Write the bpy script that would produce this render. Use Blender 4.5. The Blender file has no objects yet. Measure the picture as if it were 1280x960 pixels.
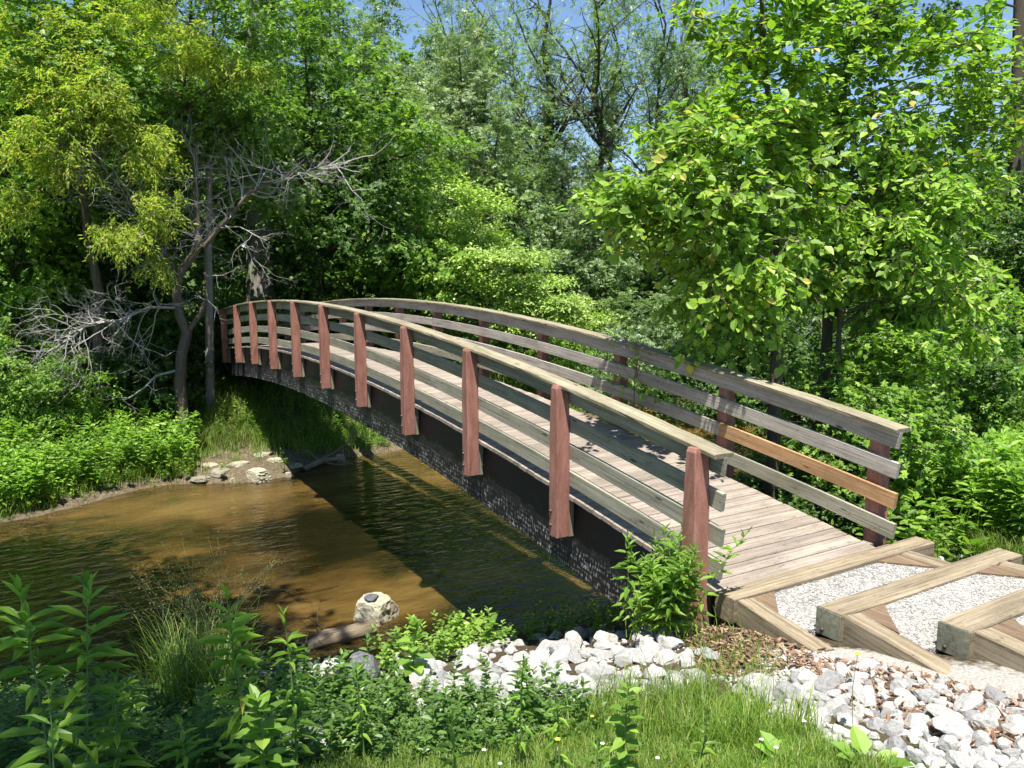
import bpy, math, random
import numpy as np
from mathutils import Vector, Matrix
rnd = random.Random(7)
RG = np.random.default_rng(11)
scene = bpy.context.scene
COL = scene.collection
V = lambda *a: np.array(a, float)

# ------------------------------------------------------------------ camera
CAM = V(-4.227, 4.047, 2.346)
YAW, PIT, ROL, FPX = -0.52787, 0.13539, -0.00408, 986.02
def cam_axes():
    cy, sy, cp, sp = math.cos(YAW), math.sin(YAW), math.cos(PIT), math.sin(PIT)
    F = V(cy*cp, sy*cp, -sp); R = V(sy, -cy, 0); U = np.cross(R, F)
    c, s = math.cos(ROL), math.sin(ROL)
    return F, R*c + U*s, U*c - R*s
FW, RT, UP = cam_axes()
def pd(px, py, D):
    """world point seen at photo pixel (1280x960) at forward depth D metres"""
    return CAM + FW*D + RT*((px-640)/FPX*D) + UP*((480-py)/FPX*D)
cd = bpy.data.cameras.new('camera'); co = bpy.data.objects.new('camera', cd); COL.objects.link(co)
cd.sensor_width = 36; cd.lens = FPX/1280*36; cd.clip_start = .05; cd.clip_end = 2000
co.matrix_world = Matrix([[RT[0], UP[0], -FW[0], CAM[0]], [RT[1], UP[1], -FW[1], CAM[1]], [RT[2], UP[2], -FW[2], CAM[2]], [0, 0, 0, 1]])
scene.camera = co

# ------------------------------------------------------------------ light
SD = Vector((-.27, .195, 1.0)).normalized()
EL = math.asin(SD.z)
w = bpy.data.worlds.new('World'); scene.world = w; w.use_nodes = True
nt = w.node_tree; nt.nodes.clear()
sk = nt.nodes.new('ShaderNodeTexSky'); sk.sky_type = 'NISHITA'; sk.sun_disc = False
sk.sun_elevation = EL; sk.sun_rotation = math.atan2(SD.x, SD.y); sk.ozone_density = 4.; sk.air_density = 1.0; sk.dust_density = .1
bg = nt.nodes.new('ShaderNodeBackground'); bg.inputs[1].default_value = .085
wo = nt.nodes.new('ShaderNodeOutputWorld')
nt.links.new(sk.outputs[0], bg.inputs[0]); nt.links.new(bg.outputs[0], wo.inputs[0])
sl = bpy.data.lights.new('sun', 'SUN'); sl.energy = 4.6; sl.angle = math.radians(.53); sl.color = (1, .96, .88)
so = bpy.data.objects.new('sun', sl); COL.objects.link(so); so.rotation_euler = SD.to_track_quat('Z', 'Y').to_euler()
so.location = (0, 0, 30)
scene.view_settings.view_transform = 'Standard'; scene.view_settings.look = 'None'
scene.view_settings.exposure = 1.12; scene.view_settings.gamma = 1
scene.render.engine = 'CYCLES'
scene.cycles.max_bounces = 4; scene.cycles.transparent_max_bounces = 4
scene.cycles.diffuse_bounces = 2; scene.cycles.glossy_bounces = 2; scene.cycles.transmission_bounces = 2
scene.cycles.use_light_tree = False
scene.cycles.caustics_reflective = False; scene.cycles.caustics_refractive = False

# ------------------------------------------------------------------ tagging
def tag(o, label=None, cat=None, group=None, kind=None):
    if label: o['label'] = label
    if cat: o['category'] = cat
    if group: o['group'] = group
    if kind: o['kind'] = kind
    return o
def empty(name, loc=(0, 0, 0), rz=0.):
    o = bpy.data.objects.new(name, None); COL.objects.link(o)
    o.location = tuple(loc); o.rotation_euler = (0, 0, rz); o.empty_display_size = .2
    return o
def link(name, me, mat=None, parent=None, local=False):
    """parts are modelled in world space; the parent's inverse keeps them there unless local"""
    o = bpy.data.objects.new(name, me); COL.objects.link(o)
    if mat is not None and not me.materials: me.materials.append(mat)
    if parent is not None:
        o.parent = parent
        if not local:
            root = parent
            m = Matrix.Identity(4)
            while root is not None:
                m = Matrix.LocRotScale(root.location, root.rotation_euler, root.scale) @ m if root.parent is None else m
                root = root.parent
            o.matrix_parent_inverse = m.inverted()
            if parent.parent is not None: o.matrix_parent_inverse = Matrix.Identity(4)
    return o
def copy_tree(o, parent=None):
    c = o.copy(); COL.objects.link(c); c.parent = parent
    for ch in list(o.children): copy_tree(ch, c)
    return c

# ------------------------------------------------------------------ mesh helpers
def mesh_np(name, verts, faces_list, smooth=False, attrs=None):
    """faces_list: list of int arrays (n,k)"""
    me = bpy.data.meshes.new(name)
    verts = np.ascontiguousarray(verts, np.float32)
    me.vertices.add(len(verts)); me.vertices.foreach_set('co', verts.ravel())
    fl = [f for f in faces_list if len(f)]
    loops = np.concatenate([f.ravel() for f in fl]).astype(np.int32)
    sizes = np.concatenate([np.full(len(f), f.shape[1]) for f in fl])
    starts = np.concatenate([[0], np.cumsum(sizes)[:-1]]).astype(np.int32)
    me.loops.add(len(loops)); me.loops.foreach_set('vertex_index', loops)
    me.polygons.add(len(sizes)); me.polygons.foreach_set('loop_start', starts)
    me.polygons.foreach_set('use_smooth', np.full(len(sizes), bool(smooth)))
    if attrs:
        for k, a in attrs.items():
            a = np.ascontiguousarray(a, np.float32)
            if a.ndim == 1:
                at = me.attributes.new(k, 'FLOAT', 'POINT'); at.data.foreach_set('value', a)
            else:
                at = me.attributes.new(k, 'FLOAT_VECTOR', 'POINT'); at.data.foreach_set('vector', a.ravel())
    me.update(calc_edges=True)
    return me

class MB:
    """collects quads and n-gons plus a board coordinate per vertex"""
    def __init__(s): s.v = []; s.f = {}; s.bc = []; s.n = 0
    def add(s, verts, faces, bc=None):
        verts = np.asarray(verts, float)
        s.v.append(verts); s.bc.append(verts if bc is None else np.asarray(bc, float))
        for f in faces: s.f.setdefault(len(f), []).append([i+s.n for i in f])
        s.n += len(verts)
    def mesh(s, name, smooth=False):
        return mesh_np(name, np.concatenate(s.v), [np.array(a) for a in s.f.values()], smooth, {'bc': np.concatenate(s.bc)})
    def build(s, name, mat, parent=None, smooth=False):
        me = s.mesh(name, smooth); me.materials.append(mat)
        return link(name, me, None, parent)

def rect_sec(w_, h_, ch):
    """chamfered rectangle, ccw: (a, b) pairs"""
    x, y, c = w_/2, h_/2, min(ch, w_/3, h_/3)
    return [(-x+c, -y), (x-c, -y), (x, -y+c), (x, y-c), (x-c, y), (-x+c, y), (-x, y-c), (-x, -y+c)]
def sweep(mb, pts, side, up, sec, seed=None, wob=0.):
    """sweep closed section along pts; side/up arrays (n,3)"""
    pts = np.asarray(pts, float); n = len(pts); k = len(sec)
    side = np.broadcast_to(np.asarray(side, float), (n, 3)); up = np.broadcast_to(np.asarray(up, float), (n, 3))
    off = RG.uniform(0, 50, 3) if seed is None else np.array(seed)
    L = np.concatenate([[0], np.cumsum(np.linalg.norm(np.diff(pts, axis=0), axis=1))])
    vs, bc = [], []
    for i in range(n):
        for a, b in sec:
            j = RG.normal(0, wob, 2) if wob else (0, 0)
            vs.append(pts[i]+side[i]*(a+j[0])+up[i]*(b+j[1])); bc.append((L[i]+off[0], a+off[1], b+off[2]))
    fs = []
    for i in range(n-1):
        for j in range(k):
            j2 = (j+1) % k
            fs.append((i*k+j, i*k+j2, (i+1)*k+j2, (i+1)*k+j))
    fs.append(tuple(range(k))[::-1]); fs.append(tuple((n-1)*k+j for j in range(k)))
    mb.add(vs, fs, bc)
def beam(mb, a, b, w_, h_, ch=.006, up=(0, 0, 1), n=2, wob=0.):
    """a,b centre line ends; w_ sideways, h_ along up"""
    a, b = np.asarray(a, float), np.asarray(b, float)
    d = (b-a)/np.linalg.norm(b-a); up = np.asarray(up, float); s = np.cross(d, up); s /= np.linalg.norm(s); u = np.cross(s, d)
    sweep(mb, [a+(b-a)*t for t in np.linspace(0, 1, n)], s, u, rect_sec(w_, h_, ch), wob=wob)

def tubes_mesh(name, branches, sides=6, smooth=True, cap=False):
    """branches: list of (pts (n,3), radii (n,))"""
    VV, FF, base, BC = [], [], 0, []
    ang = np.linspace(0, 2*np.pi, sides, endpoint=False); ca, sa = np.cos(ang), np.sin(ang)
    for pts, rad in branches:
        pts = np.asarray(pts, float); n = len(pts)
        t = np.gradient(pts, axis=0); t /= (np.linalg.norm(t, axis=1, keepdims=True)+1e-9)
        ref = np.array([0, 0, 1.]) if abs(t[0, 2]) < .8 else np.array([1., 0, 0])
        s = np.cross(t, ref); s /= (np.linalg.norm(s, axis=1, keepdims=True)+1e-9); u = np.cross(s, t)
        r = np.asarray(rad, float)[:, None, None]
        ring = pts[:, None, :] + r*(s[:, None, :]*ca[None, :, None] + u[:, None, :]*sa[None, :, None])
        VV.append(ring.reshape(-1, 3))
        L = np.concatenate([[0], np.cumsum(np.linalg.norm(np.diff(pts, axis=0), axis=1))]) + RG.uniform(0, 20)
        bc = np.stack([np.repeat(L, sides), np.tile(ang, n)*.3, np.repeat(np.asarray(rad, float), sides)], -1); BC.append(bc)
        i = np.arange(n-1)[:, None]*sides; j = np.arange(sides)[None]; j2 = (j+1) % sides
        FF.append(np.stack([i+j, i+j2, i+sides+j2, i+sides+j], -1).reshape(-1, 4)+base)
        base += n*sides
    return mesh_np(name, np.concatenate(VV), [np.concatenate(FF)], smooth, {'bc': np.concatenate(BC)})

def norm(a): return a/(np.linalg.norm(a, axis=-1, keepdims=True)+1e-9)
# leaf templates: x along the leaf, y across, z normal
def T_ovate(w_=.5, fold=.12, droop=.15):
    v = [(0, 0, 0), (.35, w_*.5, fold*w_), (.7, w_*.38, fold*w_-droop*.5), (1, 0, -droop), (.7, -w_*.38, fold*w_-droop*.5), (.35, -w_*.5, fold*w_)]
    return np.array(v), [np.array([[0, 1, 2, 3], [0, 3, 4, 5]])]
def T_diamond(w_=.6):
    v = [(0, 0, 0), (.45, w_*.5, .05), (1, 0, -.08), (.45, -w_*.5, .05)]
    return np.array(v), [np.array([[0, 1, 2, 3]])]
def T_maple():
    v = [(0, 0, 0), (.12, .42, .04), (.42, .22, .03), (.5, .52, -.05), (.66, .17, .03), (1, 0, -.1), (.66, -.17, .03), (.5, -.52, -.05), (.42, -.22, .03), (.12, -.42, .04)]
    return np.array(v), [np.array([[0, 1, 2], [2, 3, 4], [0, 2, 4], [0, 4, 5], [0, 5, 6], [0, 6, 8], [8, 6, 7], [0, 8, 9]])]
def T_lance(w_=.2):
    v = [(0, 0, 0), (.25, w_*.5, .03), (.6, w_*.4, -.02), (1, 0, -.28), (.6, -w_*.4, -.02), (.25, -w_*.5, .03)]
    return np.array(v), [np.array([[0, 1, 2, 3], [0, 3, 4, 5]])]
def T_spray():
    """a small flat sprig of five leaflets for distant crowns"""
    v, f = [], []
    for k, (x, a, l) in enumerate([(0, .9, .5), (.1, -.9, .5), (.35, .7, .5), (.4, -.7, .5), (.5, 0, .55)]):
        c, s = math.cos(a), math.sin(a); b = len(v)
        for p, q in ((0, 0), (.5, .22), (1, 0), (.5, -.22)):
            v.append((x+(p*c-q*s)*l, (p*s+q*c)*l, -.15*p))
        f.append([b, b+1, b+2, b+3])
    return np.array(v), [np.array(f)]

def scatter_mesh(name, tmpl, pos, dirs, nrm, scale, attrs=None):
    tv, tf = tmpl; N, k = len(pos), len(tv)
    x = norm(dirs); z = norm(nrm - x*np.sum(nrm*x, -1, keepdims=True)); y = np.cross(z, x)
    sc = np.asarray(scale, float)
    if sc.ndim == 1: sc = np.repeat(sc[:, None], 3, 1)
    P = pos[:, None, :] + x[:, None, :]*(tv[None, :, 0:1]*sc[:, None, 0:1]) + y[:, None, :]*(tv[None, :, 1:2]*sc[:, None, 1:2]) + z[:, None, :]*(tv[None, :, 2:3]*sc[:, None, 2:3])
    off = (np.arange(N)*k)[:, None, None]
    faces = [(f[None]+off).reshape(-1, f.shape[1]) for f in tf]
    return mesh_np(name, P.reshape(-1, 3), faces, False)

# ------------------------------------------------------------------ materials
def mat_new(name):
    m = bpy.data.materials.new(name); m.use_nodes = True
    n = m.node_tree.nodes; n.clear()
    out = n.new('ShaderNodeOutputMaterial'); p = n.new('ShaderNodeBsdfPrincipled')
    m.node_tree.links.new(p.outputs[0], out.inputs[0])
    return m, m.node_tree, p, out
def nd(t, typ, **kw):
    n = t.nodes.new(typ)
    for k, v in kw.items():
        if k.startswith('i_'): n.inputs[k[2:].replace('_', ' ')].default_value = v
        else: setattr(n, k, v)
    return n
def ramp(t, src, stops):
    r = t.nodes.new('ShaderNodeValToRGB'); el = r.color_ramp.elements
    while len(el) > 1: el.remove(el[-1])
    el[0].position = stops[0][0]; el[0].color = (*stops[0][1], 1)
    for p, c in stops[1:]:
        e = el.new(p); e.color = (*c, 1)
    t.links.new(src, r.inputs[0]); return r.outputs[0]
def mixc(t, a, b, f, mode='MIX'):
    m = t.nodes.new('ShaderNodeMix'); m.data_type = 'RGBA'; m.blend_type = mode
    if isinstance(f, (int, float)): m.inputs[0].default_value = f
    else: t.links.new(f, m.inputs[0])
    for v, i in ((a, 6), (b, 7)):
        if isinstance(v, tuple): m.inputs[i].default_value = (*v, 1)
        else: t.links.new(v, m.inputs[i])
    return m.outputs[2]
def vmul(t, src, vec):
    m = t.nodes.new('ShaderNodeVectorMath'); m.operation = 'MULTIPLY'; t.links.new(src, m.inputs[0]); m.inputs[1].default_value = vec; return m.outputs[0]
def noise(t, vec, scale, detail=4, rough=.6, out='Fac'):
    n = t.nodes.new('ShaderNodeTexNoise'); n.inputs['Scale'].default_value = scale; n.inputs['Detail'].default_value = detail; n.inputs['Roughness'].default_value = rough
    if vec is not None: t.links.new(vec, n.inputs['Vector'])
    return n.outputs[out]
def bump(t, p, h, strength, dist=.01):
    b = t.nodes.new('ShaderNodeBump'); b.inputs['Strength'].default_value = strength; b.inputs['Distance'].default_value = dist
    t.links.new(h, b.inputs['Height']); t.links.new(b.outputs[0], p.inputs['Normal']); return b
def math_(t, op, a, b=None):
    m = t.nodes.new('ShaderNodeMath'); m.operation = op
    for v, i in ((a, 0), (b, 1)):
        if v is None: continue
        if isinstance(v, (int, float)): m.inputs[i].default_value = v
        else: t.links.new(v, m.inputs[i])
    return m.outputs[0]
def attr(t, name, out='Vector'):
    a = t.nodes.new('ShaderNodeAttribute'); a.attribute_name = name; return a.outputs[out]
def island(t):
    g = t.nodes.new('ShaderNodeNewGeometry'); return g.outputs['Random Per Island']

def wood_mat(name, dark, mid, light, moss=None, moss_amt=.5, rough=.8, var=.35, grain=1.):
    m, t, p, o = mat_new(name)
    bc = attr(t, 'bc')
    g1 = noise(t, vmul(t, bc, (1.2, 60*grain, 60*grain)), 1, 5, .65)
    wob = noise(t, vmul(t, bc, (.9, 9, 9)), 1, 3, .5)
    c = ramp(t, g1, [(.25, dark), (.5, mid), (.78, light)])
    c = mixc(t, c, ramp(t, wob, [(.3, (.62, .62, .62)), (.7, (1.25, 1.22, 1.2))]), .6, 'MULTIPLY')
    isl = island(t)
    c = mixc(t, c, ramp(t, isl, [(0, (1-var, 1-var, 1-var)), (.5, (1, 1, 1)), (1, (1+var*.5, 1+var*.45, 1+var*.35))]), 1., 'MULTIPLY')
    # knots
    vo = nd(t, 'ShaderNodeTexVoronoi'); vo.inputs['Scale'].default_value = 1; t.links.new(vmul(t, bc, (1.7, 7, 7)), vo.inputs['Vector'])
    kn = ramp(t, vo.outputs['Distance'], [(.05, (1, 1, 1)), (.1, (0, 0, 0))])
    c = mixc(t, c, tuple(x*.45 for x in dark), kn)
    if moss:
        mo = ramp(t, noise(t, vmul(t, bc, (2.2, 12, 12)), 1, 6, .7), [(.62-.25*moss_amt, (0, 0, 0)), (.75, (1, 1, 1))])
        mm = nd(t, 'ShaderNodeMath', operation='MULTIPLY'); t.links.new(mo, mm.inputs[0]); mm.inputs[1].default_value = moss_amt
        c = mixc(t, c, moss, mm.outputs[0])
    # drying cracks along the grain
    ck = noise(t, vmul(t, bc, (1.6, 26, 26)), 1, 2, .4)
    cr = ramp(t, math_(t, 'ABSOLUTE', math_(t, 'SUBTRACT', ck, .5)), [(.0, (.35, .35, .35)), (.012, (1, 1, 1))])
    c = mixc(t, c, cr, .8, 'MULTIPLY')
    bl = noise(t, vmul(t, bc, (2, 3, 3)), 1, 6, .75)
    c = mixc(t, c, ramp(t, bl, [(.35, (.66, .64, .62)), (.55, (1.05, 1.05, 1.05))]), .6, 'MULTIPLY')
    # fine dirt
    fd = noise(t, bc, 90, 3, .7)
    c = mixc(t, c, ramp(t, fd, [(.35, (.72, .7, .68)), (.55, (1, 1, 1))]), .5, 'MULTIPLY')
    t.links.new(c, p.inputs['Base Color']); p.inputs['Roughness'].default_value = rough; p.inputs['Specular IOR Level'].default_value = .25
    bump(t, p, g1, .7, .004)
    return m
M = {}
M['wood_grey'] = wood_mat('weathered_grey_wood', (0.114, 0.106, 0.088), (0.264, 0.242, 0.207), (0.387, 0.361, 0.317), (.20, .21, .10), .35)
M['wood_rail_in'] = wood_mat('silver_grey_wood', (.19, .17, .145), (.41, .375, .33), (.56, .52, .465), (.26, .26, .17), .2)
M['wood_green'] = wood_mat('lichen_tinged_wood', (.155, .15, .11), (.32, .305, .235), (.44, .42, .345), (.27, .28, .13), .4)
M['wood_cap'] = wood_mat('moss_edged_cap_wood', (0.132, 0.114, 0.070), (0.308, 0.273, 0.194), (0.440, 0.405, 0.317), (.22, .2, .07), .6)
M['wood_deck'] = wood_mat('pinkish_deck_wood', (0.156, 0.127, 0.102), (0.320, 0.271, 0.226), (0.426, 0.369, 0.312), None, 0, .85, .17)
M['wood_new'] = wood_mat('fresh_pine_wood', (0.324, 0.171, 0.077), (0.468, 0.279, 0.140), (0.558, 0.369, 0.216), None, 0, .7, .1, .5)
M['timber'] = wood_mat('tan_timber', (.10, .078, .05), (.29, .235, .16), (.40, .335, .24), (.17, .17, .11), .3, .9, .3, .7)
M['timber_end'] = wood_mat('green_treated_end_grain', (.12, .125, .085), (.22, .225, .165), (.32, .27, .19), None, 0, .9, .1, .5)
M['timber_dark'] = wood_mat('dark_brown_timber', (0.102, 0.068, 0.043), (0.204, 0.140, 0.089), (0.289, 0.212, 0.145), None, 0, .85, .1)

def post_paint():
    m, t, p, o = mat_new('faded_oxblood_paint')
    bc = attr(t, 'bc')
    n1 = noise(t, vmul(t, bc, (3, 14, 14)), 1, 6, .65); n2 = noise(t, bc, 55, 4, .7)
    c = ramp(t, n1, [(.3, (.22, .095, .07)), (.55, (.355, .165, .125)), (.75, (.44, .225, .175))])
    chip = ramp(t, noise(t, vmul(t, bc, (9, 22, 22)), 1, 6, .75), [(.66, (0, 0, 0)), (.7, (1, 1, 1))])
    c = mixc(t, c, (.34, .27, .2), chip)
    c = mixc(t, c, ramp(t, n2, [(.3, (.7, .66, .64)), (.6, (1.05, 1.05, 1.05))]), .7, 'MULTIPLY')
    t.links.new(c, p.inputs['Base Color']); p.inputs['Roughness'].default_value = .75; p.inputs['Specular IOR Level'].default_value = .3
    bump(t, p, n1, .6, .006); return m
M['paint'] = post_paint()
def girder_mat():
    m, t, p, o = mat_new('tarred_peeling_girder_lit_band')
    bc = attr(t, 'bc')
    # peeling flecks in short rows on a tar black face
    sx = nd(t, 'ShaderNodeSeparateXYZ'); t.links.new(bc, sx.inputs[0])
    wz = noise(t, vmul(t, bc, (2.5, 1, 6)), 1, 3, .6)
    rows = math_(t, 'SINE', math_(t, 'ADD', math_(t, 'MULTIPLY', sx.outputs[2], 110.), math_(t, 'MULTIPLY', wz, 14.)))
    cols = noise(t, vmul(t, bc, (55, 1, 11)), 1, 3, .65)
    f = ramp(t, math_(t, 'ADD', cols, math_(t, 'MULTIPLY', rows, .045)), [(.54, (0, 0, 0)), (.60, (1, 1, 1))])
    br = noise(t, vmul(t, bc, (5, 1, 9)), 1, 5, .7)
    big = noise(t, vmul(t, bc, (.8, 1, 5)), 1, 3, .6)
    f2 = ramp(t, br, [(.42, (.03, .03, .03)), (.56, (1, 1, 1))])
    f3 = ramp(t, big, [(.3, (.5, .5, .5)), (.5, (1, 1, 1))])
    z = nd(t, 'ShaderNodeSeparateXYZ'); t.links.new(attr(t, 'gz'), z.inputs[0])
    low = ramp(t, attr(t, 'gz', 'Fac'), [(0, (1, 1, 1)), (.3, (.8, .8, .8)), (.42, (.08, .08, .08)), (1, (.0, .0, .0))])  # flecks painted as a sunlit lower band, black for the deck edge's shade above
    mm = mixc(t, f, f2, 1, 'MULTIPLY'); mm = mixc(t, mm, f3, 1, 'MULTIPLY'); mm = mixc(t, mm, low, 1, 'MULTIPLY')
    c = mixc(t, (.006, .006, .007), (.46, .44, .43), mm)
    t.links.new(c, p.inputs['Base Color']); p.inputs['Roughness'].default_value = .55
    return m
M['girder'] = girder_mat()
def plain(name, col, rough=.6, metal=0., nscale=30, var=.3):
    m, t, p, o = mat_new(name)
    tc = nd(t, 'ShaderNodeTexCoord')
    n1 = noise(t, tc.outputs['Object'], nscale, 4, .6)
    c = mixc(t, tuple(x*(1-var) for x in col), tuple(min(1, x*(1+var)) for x in col), n1)
    t.links.new(c, p.inputs['Base Color']); p.inputs['Roughness'].default_value = rough; p.inputs['Metallic'].default_value = metal
    return m
M['bolt'] = plain('rusty_bolt', (.09, .06, .05), .5, .6, 90)
M['concrete'] = plain('stained_concrete', (.3, .28, .24), .9, 0, 9, .35)

def rock_mat(name, cols, dirt=(.25, .2, .14), dirt_amt=.4):
    m, t, p, o = mat_new(name)
    tc = nd(t, 'ShaderNodeTexCoord'); oi = nd(t, 'ShaderNodeObjectInfo')
    off = nd(t, 'ShaderNodeVectorMath', operation='ADD'); t.links.new(tc.outputs['Object'], off.inputs[0])
    sc = nd(t, 'ShaderNodeVectorMath', operation='SCALE'); t.links.new(oi.outputs['Location'], sc.inputs[0]); sc.inputs['Scale'].default_value = 7
    t.links.new(sc.outputs[0], off.inputs[1])
    v = off.outputs[0]
    n1 = noise(t, v, 6, 6, .65); n2 = noise(t, v, 25, 5, .7); n3 = noise(t, v, 3, 4, .6)
    c = ramp(t, n1, [(.3, cols[0]), (.5, cols[1]), (.7, cols[2])])
    c = mixc(t, c, ramp(t, oi.outputs['Random'], [(0, (.55, .56, .6)), (.4, (.9, .9, .9)), (.75, (1, 1, 1)), (1, (1.1, 1.06, 1.0))]), 1, 'MULTIPLY')
    c = mixc(t, c, ramp(t, island(t), [(0, (.74, .75, .78)), (.5, (1, 1, 1)), (1, (1.04, 1.02, .98))]), .8, 'MULTIPLY')
    d = ramp(t, n3, [(.52, (0, 0, 0)), (.68, (dirt_amt,)*3)])
    c = mixc(t, c, dirt, d)
    c = mixc(t, c, ramp(t, n2, [(.3, (.72, .72, .72)), (.55, (1.02, 1.02, 1.02))]), .6, 'MULTIPLY')
    t.links.new(c, p.inputs['Base Color']); p.inputs['Roughness'].default_value = .85
    mm = math_(t, 'ADD', n1, n2)
    bump(t, p, mm, .55, .012); return m
M['rock'] = rock_mat('white_limestone', ((.28, .28, .285), (.46, .45, .435), (.60, .59, .57)))
M['rock_brown'] = rock_mat('tan_stream_stone', ((.24, .21, .14), (.42, .385, .28), (.56, .52, .42)), (.1, .08, .04), .6)
M['rock_dark'] = rock_mat('slate_grey_stone', ((.06, .065, .08), (.13, .14, .16), (.25, .25, .26)))
M['gravel'] = rock_mat('pale_gravel', ((.3, .29, .27), (.48, .465, .44), (.60, .585, .56)))
def gravel_bed():
    m, t, p, o = mat_new('crushed_limestone_bed')
    tc = nd(t, 'ShaderNodeTexCoord'); vo = nd(t, 'ShaderNodeTexVoronoi'); vo.inputs['Scale'].default_value = 75; t.links.new(tc.outputs['Object'], vo.inputs['Vector'])
    c = ramp(t, vo.outputs['Color'], [(0, (.36, .345, .32)), (.4, (.55, .53, .5)), (1, (.66, .645, .61))])
    c = mixc(t, c, ramp(t, vo.outputs['Distance'], [(.2, (1, 1, 1)), (.6, (.45, .42, .38))]), .8, 'MULTIPLY')
    t.links.new(c, p.inputs['Base Color']); p.inputs['Roughness'].default_value = .9
    iv = math_(t, 'SUBTRACT', 1., vo.outputs['Distance']); bump(t, p, iv, 1, .01); return m
M['gravel_bed'] = gravel_bed()
M['chip'] = None
def chip_mat():
    m, t, p, o = mat_new('bark_mulch_chip')
    c = ramp(t, island(t), [(0, (.07, .04, .025)), (.35, (.17, .095, .055)), (.7, (.28, .165, .1)), (1, (.38, .27, .19))])
    t.links.new(c, p.inputs['Base Color']); p.inputs['Roughness'].default_value = .85; return m
M['chip'] = chip_mat()

def bark_mat(name, dark, light, sc=1., moss=None):
    m, t, p, o = mat_new(name)
    bc = attr(t, 'bc')
    n1 = noise(t, vmul(t, bc, (4*sc, 55*sc, 30)), 1, 6, .7); n2 = noise(t, bc, 3, 4, .6)
    c = ramp(t, n1, [(.35, dark), (.65, light)])
    c = mixc(t, c, ramp(t, n2, [(.3, (.65, .65, .65)), (.7, (1.2, 1.2, 1.2))]), .7, 'MULTIPLY')
    if moss: c = mixc(t, c, moss, ramp(t, noise(t, bc, 1.5, 5, .7), [(.5, (0, 0, 0)), (.65, (.7, .7, .7))]))
    t.links.new(c, p.inputs['Base Color']); p.inputs['Roughness'].default_value = .9; p.inputs['Specular IOR Level'].default_value = .15
    bump(t, p, n1, .8, .02); return m
M['bark'] = bark_mat('grey_brown_bark', (.07, .055, .04), (.23, .19, .145))
M['bark_dark'] = bark_mat('dark_bark', (.035, .03, .022), (.12, .10, .075))
M['bark_pale'] = bark_mat('pale_furrowed_bark', (.11, .1, .085), (.36, .33, .28))
M['bark_moss'] = bark_mat('mossy_bark', (.05, .045, .03), (.2, .18, .13), 1, (.08, .11, .03))
M['deadwood'] = bark_mat('bleached_deadwood', (.32, .3, .28), (.62, .59, .55))
M['driftwood'] = bark_mat('driftwood', (.16, .12, .08), (.42, .34, .24))

def leaf_mat(name, stops, trans=.35, rough=.45, spec=.4, patch=(.75, 1.2), tw=(1.0, 1.15, .5)):
    m, t, p, o = mat_new(name)
    c = ramp(t, island(t), stops)
    g = nd(t, 'ShaderNodeNewGeometry')
    n1 = noise(t, g.outputs['Position'], .55, 3, .6)
    c = mixc(t, c, ramp(t, n1, [(.35, (patch[0],)*3), (.65, (patch[1], patch[1], patch[1]*.9))]), .8, 'MULTIPLY')
    t.links.new(c, p.inputs['Base Color']); p.inputs['Roughness'].default_value = rough; p.inputs['Specular IOR Level'].default_value = spec
    tr = nd(t, 'ShaderNodeBsdfTranslucent'); tc = mixc(t, c, tw, 1., 'MULTIPLY'); 
    sc2 = nd(t, 'ShaderNodeVectorMath', operation='SCALE'); t.links.new(tc, sc2.inputs[0]); sc2.inputs['Scale'].default_value = 1.6
    t.links.new(sc2.outputs[0], tr.inputs['Color'])
    mx = nd(t, 'ShaderNodeMixShader'); mx.inputs[0].default_value = trans
    t.links.new(p.outputs[0], mx.inputs[1]); t.links.new(tr.outputs[0], mx.inputs[2]); t.links.new(mx.outputs[0], o.inputs[0])
    return m
def G(*c): return c
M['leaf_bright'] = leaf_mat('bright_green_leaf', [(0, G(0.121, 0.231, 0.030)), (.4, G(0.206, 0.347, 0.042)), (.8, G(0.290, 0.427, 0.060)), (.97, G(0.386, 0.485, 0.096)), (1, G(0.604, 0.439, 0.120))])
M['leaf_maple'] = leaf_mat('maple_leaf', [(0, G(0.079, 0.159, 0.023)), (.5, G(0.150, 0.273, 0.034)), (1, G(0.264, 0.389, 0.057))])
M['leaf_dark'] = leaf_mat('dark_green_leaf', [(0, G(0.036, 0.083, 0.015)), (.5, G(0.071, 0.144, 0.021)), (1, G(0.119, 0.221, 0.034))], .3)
M['leaf_yellow'] = leaf_mat('yellow_green_leaf', [(0, G(.20, .30, .045)), (.5, G(.36, .46, .07)), (.85, G(.48, .50, .10)), (1, G(.56, .42, .13))], .45)
M['leaf_far_hazed'] = leaf_mat('hazed_far_leaf', [(0, G(.11, .17, .07)), (.5, G(.19, .28, .115)), (1, G(.29, .38, .17))], .3)  # distance haze put into the leaf colour, paler and greyer
M['leaf_grey'] = leaf_mat('grey_green_leaf', [(0, G(.14, .19, .10)), (.5, G(.23, .30, .165)), (1, G(.33, .40, .23))], .3)
M['leaf_tier'] = leaf_mat('pale_tiered_leaf', [(0, G(0.208, 0.312, 0.060)), (.5, G(0.325, 0.450, 0.102)), (1, G(0.442, 0.550, 0.156))], .3)
M['leaf_herb'] = leaf_mat('herb_leaf', [(0, G(0.105, 0.195, 0.030)), (.5, G(0.195, 0.338, 0.054)), (1, G(0.330, 0.468, 0.084))], .4)
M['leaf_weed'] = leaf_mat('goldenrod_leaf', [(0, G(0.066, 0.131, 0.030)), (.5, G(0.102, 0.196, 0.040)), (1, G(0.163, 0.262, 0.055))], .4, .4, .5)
M['grass'] = leaf_mat('grass_blade', [(0, G(0.071, 0.131, 0.019)), (.5, G(0.142, 0.234, 0.033)), (.9, G(0.243, 0.328, 0.056)), (1, G(0.385, 0.337, 0.150))], .4)
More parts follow.
